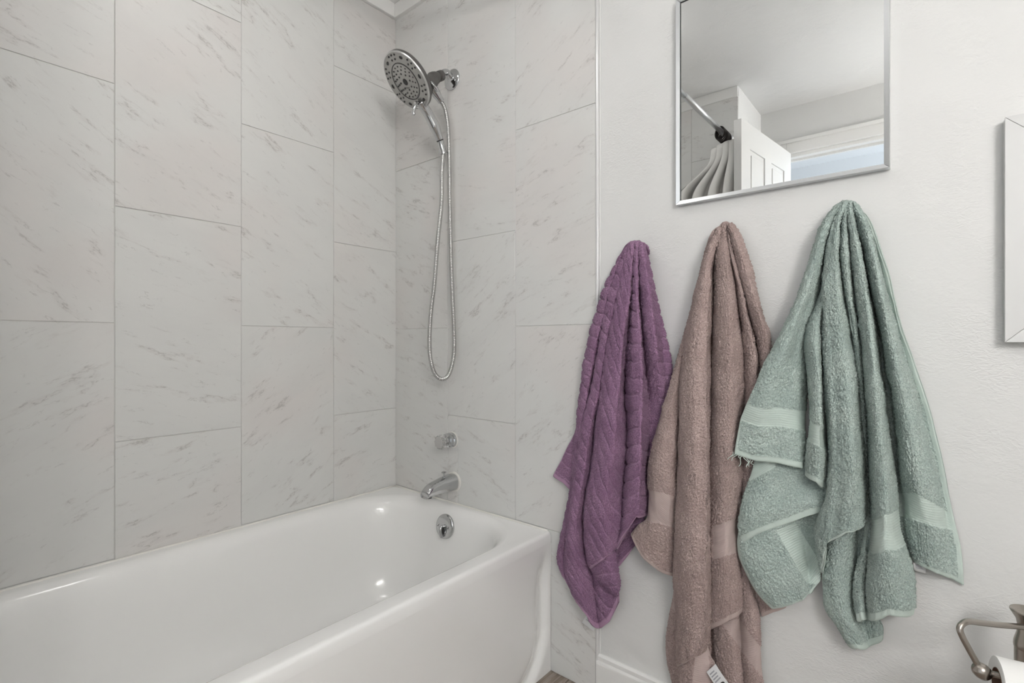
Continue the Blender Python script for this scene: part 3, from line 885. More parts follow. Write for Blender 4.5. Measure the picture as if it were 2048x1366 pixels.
# ================================================================ TOWELS
def terry_mat(name, c_lo, c_hi, flat_col):
    m, nt, b = new_mat(name)
    g = nt.nodes.new('ShaderNodeNewGeometry')
    p = g.outputs['Position']
    big = maprange(nt, noise(nt, p, 16.0, 3.0, 0.6), 0.35, 0.68)
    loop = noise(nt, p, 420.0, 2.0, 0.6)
    vor = nt.nodes.new('ShaderNodeTexVoronoi'); vor.inputs['Scale'].default_value = 460.0
    nt.links.new(p, vor.inputs['Vector'])
    c = mix(nt, big, c_lo, c_hi)
    c2 = mix(nt, maprange(nt, loop, 0.32, 0.7), tuple(x * 0.72 for x in c_lo), c)  # pits between loops coloured darker, painting in their shade
    atn = nt.nodes.new('ShaderNodeAttribute'); atn.attribute_name = 'flat'
    c2 = mix(nt, math_node(nt, 'MULTIPLY', atn.outputs['Fac'], 0.35), c2, flat_col)
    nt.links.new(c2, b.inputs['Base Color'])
    h = math_node(nt, 'MULTIPLY_ADD', vor.outputs['Distance'], -0.8, loop)
    nt.links.new(bump(nt, h, 0.55, 0.0014), b.inputs['Normal'])
    b.inputs['Roughness'].default_value = 0.95
    b.inputs['Specular IOR Level'].default_value = 0.08
    b.inputs['Sheen Weight'].default_value = 0.06
    b.inputs['Sheen Roughness'].default_value = 0.5
    # flat woven cloth for hems and bands
    m2, nt, b = new_mat(name + '_woven')
    g = nt.nodes.new('ShaderNodeNewGeometry')
    wv = noise(nt, g.outputs['Position'], 700.0, 1.0)
    c = mix(nt, maprange(nt, noise(nt, g.outputs['Position'], 30.0, 2.0), 0.3, 0.7), tuple(x * 0.93 for x in flat_col), flat_col)
    nt.links.new(c, b.inputs['Base Color'])
    nt.links.new(bump(nt, wv, 0.35, 0.0008), b.inputs['Normal'])
    b.inputs['Roughness'].default_value = 0.85
    b.inputs['Specular IOR Level'].default_value = 0.15
    b.inputs['Sheen Weight'].default_value = 0.1
    return m, m2

def blur1(A, axis, it):
    for _ in range(it):
        P = np.concatenate([np.take(A, [0], axis), A, np.take(A, [-1], axis)], axis)
        n = A.shape[axis]
        A = 0.25 * np.take(P, range(0, n), axis) + 0.5 * np.take(P, range(1, n + 1), axis) + 0.25 * np.take(P, range(2, n + 2), axis)
    return A

def grid_normals(P):
    du = np.gradient(P, axis=1); dv = np.gradient(P, axis=0)
    n = np.cross(du, dv)
    n /= np.linalg.norm(n, axis=2)[..., None] + 1e-9
    return n          # set so that it looks out of the wall below

def vnoise(shape, cells, rng):
    """smooth value noise on a grid"""
    a = rng.standard_normal((int(shape[0] / cells) + 4, int(shape[1] / cells) + 4))
    y = np.linspace(0.5, a.shape[0] - 2.5, shape[0]); x = np.linspace(0.5, a.shape[1] - 2.5, shape[1])
    yi = y.astype(int); xi = x.astype(int)
    fy = sstep(y - yi)[:, None]; fx = sstep(x - xi)[None, :]
    return ((a[np.ix_(yi, xi)] * (1 - fx) + a[np.ix_(yi, xi + 1)] * fx) * (1 - fy)
            + (a[np.ix_(yi + 1, xi)] * (1 - fx) + a[np.ix_(yi + 1, xi + 1)] * fx) * fy)

def project(P):
    d = P - CAM
    z = d @ FWD
    return 1024 + FPX * (d @ RGT) / z, 683 - FPX * d[..., 2] / z

def in_poly(x, y, poly):
    r = np.zeros(x.shape, bool)
    n = len(poly)
    for i in range(n):
        x0, y0 = poly[i]; x1, y1 = poly[(i + 1) % n]
        c = ((y0 > y) != (y1 > y)) & (x < (x1 - x0) * (y - y0) / (y1 - y0 + 1e-12) + x0)
        r ^= c
    return r

class Towel:
    STEP = 0.0018
    def __init__(self, seed, terry=0.0011, thick=0.0045):
        self.parts = {}; self.nsheet = 0
        self.rng = np.random.default_rng(seed)
        self.terry = terry; self.thick = thick

    def sheet(self, ribs, hem=0.016, side=(0.0, 0.0), bands=(), band_rel=None, smooth=5, stripe=None, wrinkle=0.0012):
        """ribs: (type, [(px,py)...], [d...]).  type V valley, C crest, E edge."""
        W = []
        for ty, pts, ds in ribs:
            q = catmull(np.array(pts, float), 8)
            s = np.concatenate([[0], np.cumsum(np.linalg.norm(np.diff(q, axis=0), axis=1))]); s /= s[-1]
            dd = np.interp(s, np.linspace(0, 1, len(ds)), ds)
            if ty == 'V': dd = dd * np.interp(s, [0, .12, .70, 1], [.80, .30, .36, 0.95])
            if ty == 'C': dd = dd * np.interp(s, [0, .15, .8, 1], [1.0, 1.38, 1.38, 1.18])
            wv = np.array([at_y(a, b_, -d) for (a, b_), d in zip(q, dd)])
            if pts[0][1] < 496:            # the cloth comes over its hook from the wall side
                p0 = wv[0]
                up = 0.004 if ty == 'C' else 0.0005
                capp = catmull([(p0[0], -0.004, p0[2] - 0.020), (p0[0], p0[1] * 0.35, p0[2] - 0.002 + up * .5), (p0[0], p0[1] * 0.72, p0[2] + up), tuple(p0 + np.array([0, 0, -0.001])), tuple(wv[min(5, len(wv) - 1)])], 5)
                wv = np.concatenate([capp[:-1], wv[6:]])
            W.append(wv)
        Ln = max(np.linalg.norm(np.diff(w_, axis=0), axis=1).sum() for w_ in W)
        nt_ = max(12, int(Ln / self.STEP))
        W = [resample(w_, nt_) for w_ in W]
        W = [blur1(w_, 0, 20) if False else w_ for w_ in W]
        # samples per span from the widest place
        cols = []; srib = []
        for i in range(len(W) - 1):
            a, b_ = W[i], W[i + 1]
            wd = np.percentile(np.linalg.norm(b_ - a, axis=1), 85)
            k = max(4, int(wd * 1.15 / self.STEP))
            ta, tb = ribs[i][0], ribs[i + 1][0]
            for j in range(k + (1 if i == len(W) - 2 else 0)):
                s = j / k
                if tb == 'C' and ta != 'C': f = math.sin(math.pi / 2 * s) ** 0.62
                elif ta == 'C' and tb != 'C': f = 1 - math.cos(math.pi / 2 * s) ** 0.62
                else: f = s * s * (3 - 2 * s)
                p = a + (b_ - a) * s
                p[:, 1] = a[:, 1] + (b_[:, 1] - a[:, 1]) * f
                cols.append(p); srib.append(i + s)
        P = np.stack(cols, 1)
        srib = np.array(srib)
        edgeL, edgeR = P[:, 0].copy(), P[:, -1].copy()
        P = blur1(P, 1, smooth); P = blur1(P, 0, 6)
        n = grid_normals(P)
        if n[..., 1].mean() > 0: n = -n
        flip = np.cross(np.gradient(P, axis=1), np.gradient(P, axis=0))[..., 1].mean() > 0
        # soft creasing of the cloth
        P = P + n * (wrinkle * (vnoise(P.shape[:2], 26, self.rng) * 0.8 + vnoise(P.shape[:2], 11, self.rng) * 0.45))[..., None]
        # masks measured along the cloth
        seg = np.linalg.norm(np.diff(P, axis=0), axis=2)
        fromb = np.concatenate([np.cumsum(seg[::-1], 0)[::-1], np.zeros((1, P.shape[1]))], 0)
        segx = np.linalg.norm(np.diff(P, axis=1), axis=2)
        fl = np.concatenate([np.zeros((P.shape[0], 1)), np.cumsum(segx, 1)], 1)
        fr = fl[:, -1:] - fl
        mh = np.zeros(P.shape[:2], bool); mb = mh.copy(); mbi = np.zeros(P.shape[:2], int)
        if hem: mh |= fromb < hem
        if side[0]: mh |= fl < side[0]
        if side[1]: mh |= fr < side[1]
        if band_rel:
            mb |= (fromb > band_rel[0]) & (fromb < band_rel[1]); mbi[mb] = 1
        X, Y = project(P)
        for bi, poly in enumerate(bands):
            ip = in_poly(X, Y, poly); mb |= ip; mbi[ip] = bi + 2
        mb &= ~mh; mbi[mh] = 0
        flat = (mh | mb).astype(float)
        flat = blur1(blur1(flat, 0, 2), 1, 2)
        # surface relief
        rn = self.rng.standard_normal(P.shape[:2])
        rn = 0.55 * np.clip(rn, -2, 2) + 0.6 * blur1(blur1(rn, 0, 1), 1, 1)
        h = self.terry * (rn + 1.0) * (1 - flat)
        tt = np.linspace(0, 1, P.shape[0])[:, None]
        flatness = np.zeros(P.shape[:2])
        if stripe is not None:
            per, offs, amp = stripe
            top = np.interp(srib, range(len(offs)), [o_[0] for o_ in offs])
            bot = np.interp(srib, range(len(offs)), [o_[-1] for o_ in offs])
            ph = (tt * Ln) / per + top[None] * (1 - tt) + bot[None] * tt
            fr_ = np.abs(((ph + 0.06 * vnoise(P.shape[:2], 20, self.rng)) % 1.0) - 0.5) * 2     # 0 mid rib, 1 channel
            chan = (fr_ > 0.88); flatness = np.maximum(flatness, chan * 1.0)
            h = h * (1 - 0.9 * chan) + amp * np.sqrt(np.clip(1 - fr_ ** 2, 0, 1)) * (1 - 0.6 * flat)
        if band_rel or len(bands):
            h = h + mb * 0.0008 * np.sin(fromb / 0.0048 * 2 * math.pi)
        # rolled edge: hem stands slightly proud along its fold
        h = h + mh * 0.0006
        F_ = P + n * h[..., None]
        B_ = P - n * self.thick
        # tuck the very rim back so that the edge is rounded
        for k, amt in ((0, 0.9), (1, 0.45), (2, 0.15)):
            F_[-1 - k] -= n[-1 - k] * self.thick * 0.5 * amt
            F_[:, k] -= n[:, k] * self.thick * 0.5 * amt
            F_[:, -1 - k] -= n[:, -1 - k] * self.thick * 0.5 * amt
        self._emit(F_, B_, mh, mbi, flip, flatness)
        return F_

    def _emit(self, F_, B_, mh, mbi, flip, flatness):
        R, C = F_.shape[:2]
        code = np.zeros((R - 1, C - 1), int)
        code = np.where(mbi[:-1, :-1] > 0, mbi[:-1, :-1] + 1, 0)
        code[mh[:-1, :-1]] = 1
        idx = np.arange(R * C).reshape(R, C)
        a, b, c, d = idx[:-1, :-1], idx[:-1, 1:], idx[1:, 1:], idx[1:, :-1]
        q = np.stack([a, b, c, d], -1)
        V = np.concatenate([F_.reshape(-1, 3), B_.reshape(-1, 3)])
        rr_ = np.unique(np.r_[0:R:3, R - 1]); cc_ = np.unique(np.r_[0:C:3, C - 1])      # plain back, coarser grid
        ib = idx[np.ix_(rr_, cc_)]
        qb = np.stack([ib[:-1, :-1], ib[:-1, 1:], ib[1:, 1:], ib[1:, :-1]], -1)
        codeb = code[np.ix_(np.minimum(rr_[:-1], R - 2), np.minimum(cc_[:-1], C - 2))]
        self.nsheet += 1
        FL = np.concatenate([flatness.ravel(), flatness.ravel()])
        for ci in np.unique(code):
            key = 'terry' if ci == 0 else ('hem|%d' % self.nsheet if ci == 1 else 'woven_band|%d|%d' % (self.nsheet, ci))
            sel = q[code == ci]
            if len(sel) == 0: continue
            bsel = qb[codeb == ci]
            faces = [sel if not flip else sel[:, ::-1], (bsel[:, ::-1] if not flip else bsel) + R * C]
            # rim
            rim = []
            for i in range(C - 1):
                if code[0, i] == ci: rim.append((idx[0, i + 1], idx[0, i]))
                if code[-1, i] == ci: rim.append((idx[-1, i], idx[-1, i + 1]))
            for i in range(R - 1):
                if code[i, 0] == ci: rim.append((idx[i, 0], idx[i + 1, 0]))
                if code[i, -1] == ci: rim.append((idx[i + 1, -1], idx[i, -1]))
            if rim:
                rim = np.array(rim)
                rf = np.stack([rim[:, 0], rim[:, 1], rim[:, 1] + R * C, rim[:, 0] + R * C], -1)
                faces.append(rf[:, ::-1] if not flip else rf)
            Fa = np.concatenate(faces)
            used, inv = np.unique(Fa, return_inverse=True)
            vs, fs, fl_, off = self.parts.get(key, ([], [], [], 0))
            vs.append(V[used]); fs.append(inv.reshape(Fa.shape) + off); fl_.append(FL[used])
            self.parts[key] = (vs, fs, fl_, off + len(used))

    def build(self, root, mats):
        o0 = np.array(root.location)
        for key_, (vs, fs, fl_, off) in self.parts.items():
            key = key_.split('|')[0]
            V = np.concatenate(vs) - o0; Fq = np.concatenate(fs)
            me = bpy.data.meshes.new(key)
            me.vertices.add(len(V)); me.vertices.foreach_set('co', V.astype(np.float32).ravel())
            me.loops.add(Fq.size); me.loops.foreach_set('vertex_index', Fq.astype(np.int32).ravel())
            me.polygons.add(len(Fq)); me.polygons.foreach_set('loop_start', np.arange(0, Fq.size, 4, dtype=np.int32))
            me.polygons.foreach_set('use_smooth', np.ones(len(Fq), bool))
            me.update(calc_edges=True)
            if key == 'terry':
                at_ = me.attributes.new('flat', 'FLOAT', 'POINT')
                at_.data.foreach_set('value', np.concatenate(fl_).astype(np.float32))
            link(key, me, mats[0] if key == 'terry' else mats[1], root)

def care_tag(root, corners, d, name='care_label', lines=4, mark=False):
    """small printed label: corners in the picture (tl, tr, br, bl)"""
    o0 = np.array(root.location)
    c = [at_y(x, y, -dd) - o0 for (x, y), dd in zip(corners, d)]
    n_ = np.cross(c[1] - c[0], c[3] - c[0]); n_ /= np.linalg.norm(n_)
    if n_[1] > 0: n_ = -n_
    V = []; G = 8
    for j in range(G + 1):
        for i in range(G + 1):
            u, v = i / G, j / G
            p = (c[0]*(1-u)+c[1]*u)*(1-v) + (c[3]*(1-u)+c[2]*u)*v
            V.append(p + n_ * 0.0015 * math.sin(math.pi * v))
    m_ = len(V)
    V += [p - n_ * 0.0006 for p in V]
    Fc = []
    for j in range(G):
        for i in range(G):
            a = j*(G+1)+i
            Fc.append((a, a+1, a+G+2, a+G+1)); Fc.append((m_+a+G+1, m_+a+G+2, m_+a+1, m_+a))
    t = obj(name, V, Fc, M['tagwhite'], root)
    bmv = []; bf = []
    def quad(u0, u1, v0, v1):
        k = len(bmv)
        for u, v in ((u0, v0), (u1, v0), (u1, v1), (u0, v1)):
            bmv.append((c[0]*(1-u)+c[1]*u)*(1-v) + (c[3]*(1-u)+c[2]*u)*v + n_ * (0.0003 + 0.0015 * math.sin(math.pi * v)))
        bf.append((k, k+1, k+2, k+3))
    rg = random.Random(3)
    for i in range(lines):
        v0 = 0.14 + 0.5 * i / max(1, lines)
        quad(0.14, 0.55 + 0.33 * rg.random(), v0, v0 + 0.055)
    obj('print', bmv, bf, M['inkgrey'], t, False)
    if mark:
        k = 14
        ring = []
        for q in range(k):
            a_ = 2 * math.pi * q / k
            u, v = 0.5 + 0.30 * math.cos(a_), 0.80 + 0.10 * math.sin(a_)
            ring.append((c[0]*(1-u)+c[1]*u)*(1-v) + (c[3]*(1-u)+c[2]*u)*v + n_ * (0.0006 + 0.0015 * math.sin(math.pi * v)))
        obj('oval_mark', ring, [tuple(range(k))], M['ink'], t, False)
    return t

# ---------------------------------------------------------------- purple ribbed towel
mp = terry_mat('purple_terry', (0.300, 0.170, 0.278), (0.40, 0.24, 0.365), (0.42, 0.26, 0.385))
root = tag(empty('towel', tuple(at_y(1268, 490, 0))), 'purple ribbed bath towel hanging beside the shower tiles', 'towel', 'bath towels hanging on the wall')
T = Towel(1, 0.0012)
per = 0.037
T.sheet([('E', [(1200, 690), (1160, 835), (1128, 907), (1105, 952)], [.010, .014, .018]),
         ('C', [(1206, 690), (1178, 850), (1146, 930), (1126, 968)], [.014, .02, .026]),
         ('E', [(1212, 700), (1192, 850), (1170, 950), (1150, 988)], [.012, .014, .014])],
        hem=0.014, side=(0.005, 0), stripe=(per, [(0, 0), (0, 0), (0, 0)], 0.0012))
T.sheet([('E', [(1268, 500), (1236, 800), (1206, 1050), (1200, 1150)], [.015]),
         ('V', [(1280, 505), (1270, 800), (1245, 1050), (1237, 1135)], [.015, .012]),
         ('C', [(1294, 520), (1316, 720), (1306, 950), (1258, 1108)], [.02, .020, .008, .010]),
         ('E', [(1298, 535), (1314, 599), (1331, 665), (1346, 742), (1336, 860), (1305, 990), (1266, 1096)], [.010, .008, .007, .007])],
        hem=0.012, stripe=(per, [(0, 0)] * 4, 0.0036))
# left folds and the lower lobe
T.sheet([('E', [(1258, 489), (1228, 544), (1212, 577), (1197, 625), (1184, 669), (1170, 738), (1161, 811), (1153, 890), (1145, 978), (1131, 1043), (1117, 1108), (1119, 1136)], [.016, .012, .014, .022]),
         ('C', [(1261, 488), (1241, 519), (1219, 581), (1206, 636), (1192, 687), (1177, 764), (1168, 830), (1158, 900), (1150, 980), (1137, 1050), (1124, 1112), (1130, 1160)], [.035, .040, .036, .03]),
         ('V', [(1262, 488), (1247, 511), (1230, 559), (1217, 603), (1208, 650), (1199, 727), (1183, 800), (1168, 850), (1157, 930), (1150, 1000), (1137, 1075), (1131, 1125), (1143, 1184)], [.028, .022, .024, .034]),
         ('C', [(1263, 488), (1250, 530), (1234, 590), (1220, 650), (1211, 700), (1200, 770), (1183, 841), (1174, 892), (1168, 941), (1160, 990), (1150, 1050), (1146, 1110), (1158, 1170), (1174, 1232)], [.046, .050, .056, .050]),
         ('V', [(1264, 488), (1252, 540), (1239, 590), (1230, 640), (1217, 709), (1209, 764), (1200, 852), (1193, 936), (1182, 985), (1176, 1036), (1178, 1088), (1188, 1152), (1200, 1258)], [.030, .020, .020, .020]),
         ('C', [(1266, 488), (1255, 560), (1245, 650), (1232, 800), (1215, 950), (1205, 1050), (1208, 1150), (1218, 1246)], [.028, .026, .024, .030]),
         ('E', [(1270, 490), (1258, 600), (1246, 800), (1236, 950), (1234, 1100), (1236, 1205)], [.022, .022, .030, .042])],
        hem=0.016, stripe=(per, [(0, 0), (0.1, -.7), (-0.2, -1.4), (-0.8, -2.6), (-1.6, -4.0), (-3.5, -5.8), (-5, -7.4)], 0.0036))
# turned-under corner of the middle fold
T.sheet([('E', [(1188, 1100), (1181, 1130), (1183, 1141), (1205, 1166), (1233, 1197)], [.040, .046]),
         ('C', [(1205, 1085), (1208, 1115), (1225, 1150), (1239, 1182)], [.044, .050, .048]),
         ('E', [(1232, 1080), (1233, 1105), (1239, 1140), (1243, 1170)], [.036, .038])],
        hem=0.0, side=(0.006, 0), stripe=(per, [(0, 0), (-.5, -.5), (-1, -1)], 0.002))
# middle fold and right rope
T.sheet([('V', [(1262, 488), (1248, 540), (1238, 588), (1228, 636), (1214, 709), (1206, 764), (1197, 852), (1190, 936), (1178, 985), (1173, 1036), (1174, 1088), (1182, 1139)], [.028, .028, .032, .040]),
         ('C', [(1266, 487), (1263, 530), (1259, 588), (1249, 650), (1243, 716), (1238, 782), (1230, 844), (1223, 918), (1213, 960), (1207, 1020), (1205, 1070), (1209, 1119)], [.052, .066, .074, .076, .070]),
         ('V', [(1271, 487), (1270, 560), (1265, 650), (1256, 740), (1254, 800), (1261, 850), (1260, 918), (1251, 985), (1249, 1020), (1246, 1050), (1232, 1100)], [.050, .060, .058, .050, .050]),
         ('C', [(1275, 487), (1276, 560), (1279, 650), (1284, 750), (1284, 800), (1281, 860), (1281, 918), (1278, 960), (1279, 1000), (1273, 1035)], [.049, .058, .062, .068, .062]),
         ('V', [(1278, 488), (1280, 530), (1285, 600), (1291, 660), (1296, 735), (1299, 800), (1300, 850), (1298, 900), (1296, 950), (1297, 1031)], [.036, .028, .022, .014]),
         ('C', [(1283, 489), (1291, 533), (1300, 592), (1307, 650), (1314, 716), (1317, 771), (1318, 808), (1317, 880), (1313, 950), (1311, 1030)], [.052, .054, .050, .014, .008, .007]),
         ('E', [(1288, 494), (1296, 515), (1309, 570), (1316, 617), (1323, 665), (1329, 716), (1333, 771), (1335, 850), (1330, 950), (1322, 1030)], [.026, .020, .012, .007, .007])],
        hem=0.006, stripe=(0.054, [(0, 0), (-4.2, -3.4), (-6.6, -5.4), (-8.0, -6.6), (-9.0, -7.0), (-9.0, -3.0), (-9.0, -3.0)], 0.0036))
T.build(root, mp)
care_tag(root, [(1174, 1229), (1196, 1246), (1187, 1263), (1164, 1245)], [.027, .027, .024, .024], lines=2)

# ---------------------------------------------------------------- brown towel
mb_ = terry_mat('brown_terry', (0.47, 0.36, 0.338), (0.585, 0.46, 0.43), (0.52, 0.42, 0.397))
root = tag(empty('towel', tuple(at_y(1450, 452, 0))), 'dusty brown bath towel hanging between the purple and green towels', 'towel', 'bath towels hanging on the wall')
T = Towel(2, 0.0016, 0.005)
# hanging end behind, down to the floor side
T.sheet([('E', [(1402, 900), (1362, 1100), (1347, 1182), (1337, 1236), (1331, 1289), (1337, 1336), (1352, 1385)], [.012, .014]),
         ('C', [(1408, 900), (1370, 1150), (1356, 1240), (1352, 1300), (1366, 1400)], [.02, .026, .03]),
         ('V', [(1420, 900), (1425, 1150), (1425, 1280), (1425, 1420)], [.016]),
         ('C', [(1440, 900), (1460, 1150), (1462, 1280), (1470, 1430)], [.024, .03]),
         ('V', [(1455, 900), (1480, 1150), (1482, 1280), (1495, 1425)], [.018, .024]),
         ('C', [(1465, 900), (1498, 1170), (1506, 1280), (1517, 1420)], [.02, .03]),
         ('E', [(1472, 900), (1510, 1180), (1522, 1236), (1525, 1307), (1535, 1410)], [.012, .016])],
        hem=0.012, bands=[[(1445, 1245), (1478, 1236), (1532, 1310), (1530, 1362), (1475, 1290)], [(1349, 1180), (1356, 1170), (1362, 1235), (1344, 1215)]], side=(0.006, 0))
# tip showing behind the green towel
T.sheet([('E', [(1500, 1170), (1512, 1200), (1522, 1237)], [.012]), ('C', [(1530, 1160), (1545, 1195), (1550, 1226)], [.014]), ('E', [(1556, 1160), (1572, 1195), (1575, 1216)], [.010])], hem=0.010)
# left flap
T.sheet([('E', [(1446, 452), (1431, 457), (1417, 480), (1400, 544), (1388, 605), (1367, 674), (1347, 750), (1333, 795), (1304, 891), (1294, 950), (1299, 990), (1294, 1032), (1276, 1047), (1260, 1066)], [.03, .014, .032, .038, .036]),
         ('C', [(1446, 451), (1420, 500), (1395, 600), (1375, 680), (1350, 775), (1330, 870), (1320, 950), (1320, 1000), (1308, 1060), (1284, 1118)], [.035, .024, .040, .050, .046]),
         ('C', [(1446, 451), (1425, 500), (1400, 610), (1380, 690), (1362, 775), (1348, 880), (1340, 960), (1338, 1030), (1330, 1085), (1316, 1143)], [.036, .024, .030, .048, .046]),
         ('V', [(1447, 451), (1428, 500), (1405, 610), (1386, 690), (1369, 790), (1364, 890), (1363, 1000), (1361, 1080), (1356, 1154)], [.03, .02, .02, .024])],
        hem=0.010, side=(0.006, 0), bands=[[(1290, 978), (1325, 984), (1375, 1002), (1375, 1064), (1320, 1046), (1285, 1040)]])
# folds running right, behind the front fold
T.sheet([('V', [(1446, 450), (1434, 482), (1430, 533), (1430, 600), (1428, 680), (1424, 800), (1416, 1000), (1410, 1150), (1412, 1262)], [.034, .034, .034, .030, .036]),
         ('C', [(1449, 449), (1447, 485), (1454, 533), (1457, 602), (1459, 671), (1459, 757), (1457, 843), (1453, 950), (1448, 1080), (1448, 1248)], [.052, .060, .062, .056, .050]),
         ('V', [(1452, 449), (1456, 480), (1465, 510), (1474, 550), (1480, 595), (1485, 640), (1489, 690), (1491, 740), (1490, 850), (1484, 1000), (1480, 1060), (1484, 1130), (1482, 1230)], [.036, .030, .028, .032, .036]),
         ('C', [(1454, 449), (1462, 490), (1477, 545), (1487, 600), (1497, 645), (1506, 690), (1512, 740), (1510, 850), (1500, 1000), (1500, 1100), (1501, 1214)], [.040, .040, .034, .016, .016]),
         ('V', [(1456, 449), (1466, 490), (1479, 555), (1496, 616), (1511, 667), (1520, 722), (1523, 850), (1514, 1000), (1512, 1100), (1514, 1198)], [.030, .024, .022, .02]),
         ('C', [(1459, 449), (1471, 475), (1489, 530), (1505, 585), (1521, 636), (1532, 678), (1538, 800), (1532, 1000), (1528, 1100), (1524, 1192)], [.050, .044, .024, .011, .010]),
         ('E', [(1464, 451), (1481, 468), (1495, 502), (1508, 540), (1515, 575), (1522, 609), (1532, 643), (1543, 678), (1552, 780), (1548, 1000), (1540, 1100), (1532, 1190)], [.026, .018, .014, .012, .012])],
        hem=0.014, bands=[[(1426, 1052), (1480, 1032), (1480, 1102), (1426, 1118)]])
# lining turned at the foot of the front fold
T.sheet([('E', [(1362, 1290), (1356, 1332), (1362, 1400)], [.052]), ('C', [(1385, 1280), (1385, 1330), (1388, 1400)], [.056, .060]), ('E', [(1414, 1270), (1424, 1310), (1434, 1332), (1420, 1400)], [.048])], hem=0.0, side=(0, 0.008),
        bands=[[(1392, 1300), (1415, 1295), (1422, 1400), (1380, 1400)]])
# front fold
T.sheet([('V', [(1445, 450), (1427, 478), (1410, 540), (1394, 600), (1380, 655), (1371, 700), (1364, 774), (1361, 830), (1362, 890), (1359, 980), (1355, 1040), (1352, 1130), (1354, 1200), (1358, 1240), (1356, 1290), (1353, 1330)], [.034, .026, .030, .040, .050]),
         ('C', [(1446, 449), (1433, 475), (1416, 520), (1408, 585), (1398, 654), (1392, 740), (1389, 808), (1390, 891), (1392, 960), (1390, 1022), (1389, 1129), (1389, 1218), (1384, 1289), (1380, 1322)], [.052, .062, .074, .082, .078]),
         ('C', [(1447, 449), (1438, 475), (1424, 520), (1419, 585), (1414, 654), (1412, 740), (1411, 808), (1412, 891), (1414, 960), (1413, 1022), (1412, 1129), (1411, 1218), (1404, 1280), (1396, 1314)], [.050, .056, .070, .078, .074]),
         ('V', [(1448, 449), (1436, 482), (1431, 533), (1431, 585), (1429, 636), (1428, 680), (1428, 740), (1428, 891), (1429, 1058), (1427, 1165), (1419, 1270), (1411, 1303)], [.036, .038, .052, .060, .058])],
        hem=0.004, wrinkle=0.0016)
T.build(root, mb_)
care_tag(root, [(1413, 1344), (1431, 1328), (1458, 1368), (1442, 1386)], [.074, .074, .070, .070], lines=4, mark=True)

# ---------------------------------------------------------------- green towel
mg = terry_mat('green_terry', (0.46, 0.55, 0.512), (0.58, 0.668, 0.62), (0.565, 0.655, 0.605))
root = tag(empty('towel', tuple(at_y(1690, 410, 0))), 'sage green bath towel hanging at the right of the three towels', 'towel', 'bath towels hanging on the wall')
T = Towel(3, 0.0015, 0.005)
# lowest tail
T.sheet([('E', [(1668, 1000), (1650, 1100), (1643, 1183), (1647, 1217), (1672, 1251), (1700, 1296)], [.026]),
         ('C', [(1690, 1000), (1680, 1100), (1676, 1180), (1690, 1230), (1716, 1300)], [.034, .040]),
         ('V', [(1715, 1000), (1712, 1100), (1712, 1200), (1722, 1250), (1738, 1297)], [.022, .024]),
         ('E', [(1745, 1000), (1745, 1150), (1758, 1230), (1767, 1256), (1765, 1282)], [.024, .034])], hem=0.012, side=(0.006, 0))
# third flap
T.sheet([('E', [(1506, 1000), (1478, 1055), (1474, 1102), (1490, 1146), (1511, 1183), (1545, 1220)], [.044, .048]),
         ('C', [(1540, 1000), (1515, 1070), (1530, 1140), (1572, 1216)], [.040, .048, .050]),
         ('C', [(1580, 1000), (1560, 1060), (1580, 1130), (1606, 1204)], [.040, .046]),
         ('V', [(1610, 1000), (1600, 1050), (1614, 1120), (1619, 1190)], [.036, .040]),
         ('E', [(1645, 1000), (1642, 1060), (1640, 1120), (1643, 1162)], [.026, .028])], hem=0.006, side=(0.012, 0),
        bands=[[(1552, 1060), (1590, 1045), (1645, 1130), (1648, 1170), (1612, 1166)]])
# second flap
T.sheet([('E', [(1522, 860), (1508, 920), (1498, 955), (1487, 985), (1478, 1030), (1474, 1056), (1482, 1090)], [.056, .050, .050, .056]),
         ('C', [(1545, 860), (1534, 940), (1522, 1000), (1514, 1070)], [.042, .043, .058]),
         ('C', [(1585, 860), (1580, 950), (1576, 1000), (1573, 1050)], [.028, .032, .050]),
         ('C', [(1622, 880), (1622, 960), (1620, 1000), (1617, 1033)], [.024, .028, .046]),
         ('E', [(1657, 900), (1658, 977), (1657, 997), (1645, 1022)], [.022, .030, .040])], hem=0.016,
        bands=[[(1490, 915), (1560, 915), (1548, 935), (1500, 962)]])
# right panel against the wall and its rope
T.sheet([('E', [(1703, 407), (1710, 450), (1722, 505), (1731, 558), (1743, 614), (1753, 670), (1760, 726), (1768, 800), (1776, 880), (1786, 990), (1796, 1060), (1814, 1121)], [.026, .008, .008, .012]),
         ('V', [(1704, 407), (1713, 450), (1728, 505), (1738, 558), (1752, 614), (1764, 670), (1773, 726), (1785, 800), (1794, 880), (1803, 990), (1811, 1060), (1826, 1125)], [.030, .020, .018, .016]),
         ('C', [(1708, 407), (1724, 436), (1741, 483), (1757, 558), (1772, 632), (1787, 707), (1806, 800), (1822, 890), (1838, 975), (1852, 1060), (1862, 1143)], [.050, .058, .058, .048, .026]),
         ('V', [(1712, 409), (1733, 445), (1750, 500), (1765, 560), (1783, 620), (1799, 680), (1820, 750), (1841, 820), (1862, 900), (1880, 980), (1895, 1060), (1900, 1158)], [.034, .030, .026, .016, .014]),
         ('E', [(1715, 411), (1727, 425), (1739, 442), (1750, 472), (1761, 506), (1772, 535), (1781, 565), (1786, 599), (1795, 633), (1810, 677), (1825, 718), (1839, 756), (1851, 789), (1862, 827), (1871, 864), (1888, 934), (1901, 1001), (1912, 1049), (1925, 1102), (1931, 1176)], [.026, .018, .014, .010, .010])],
        hem=0.010, side=(0, 0.010), bands=[[(1780, 985), (1830, 985), (1910, 1030), (1915, 1060), (1880, 1055), (1800, 1030)]])
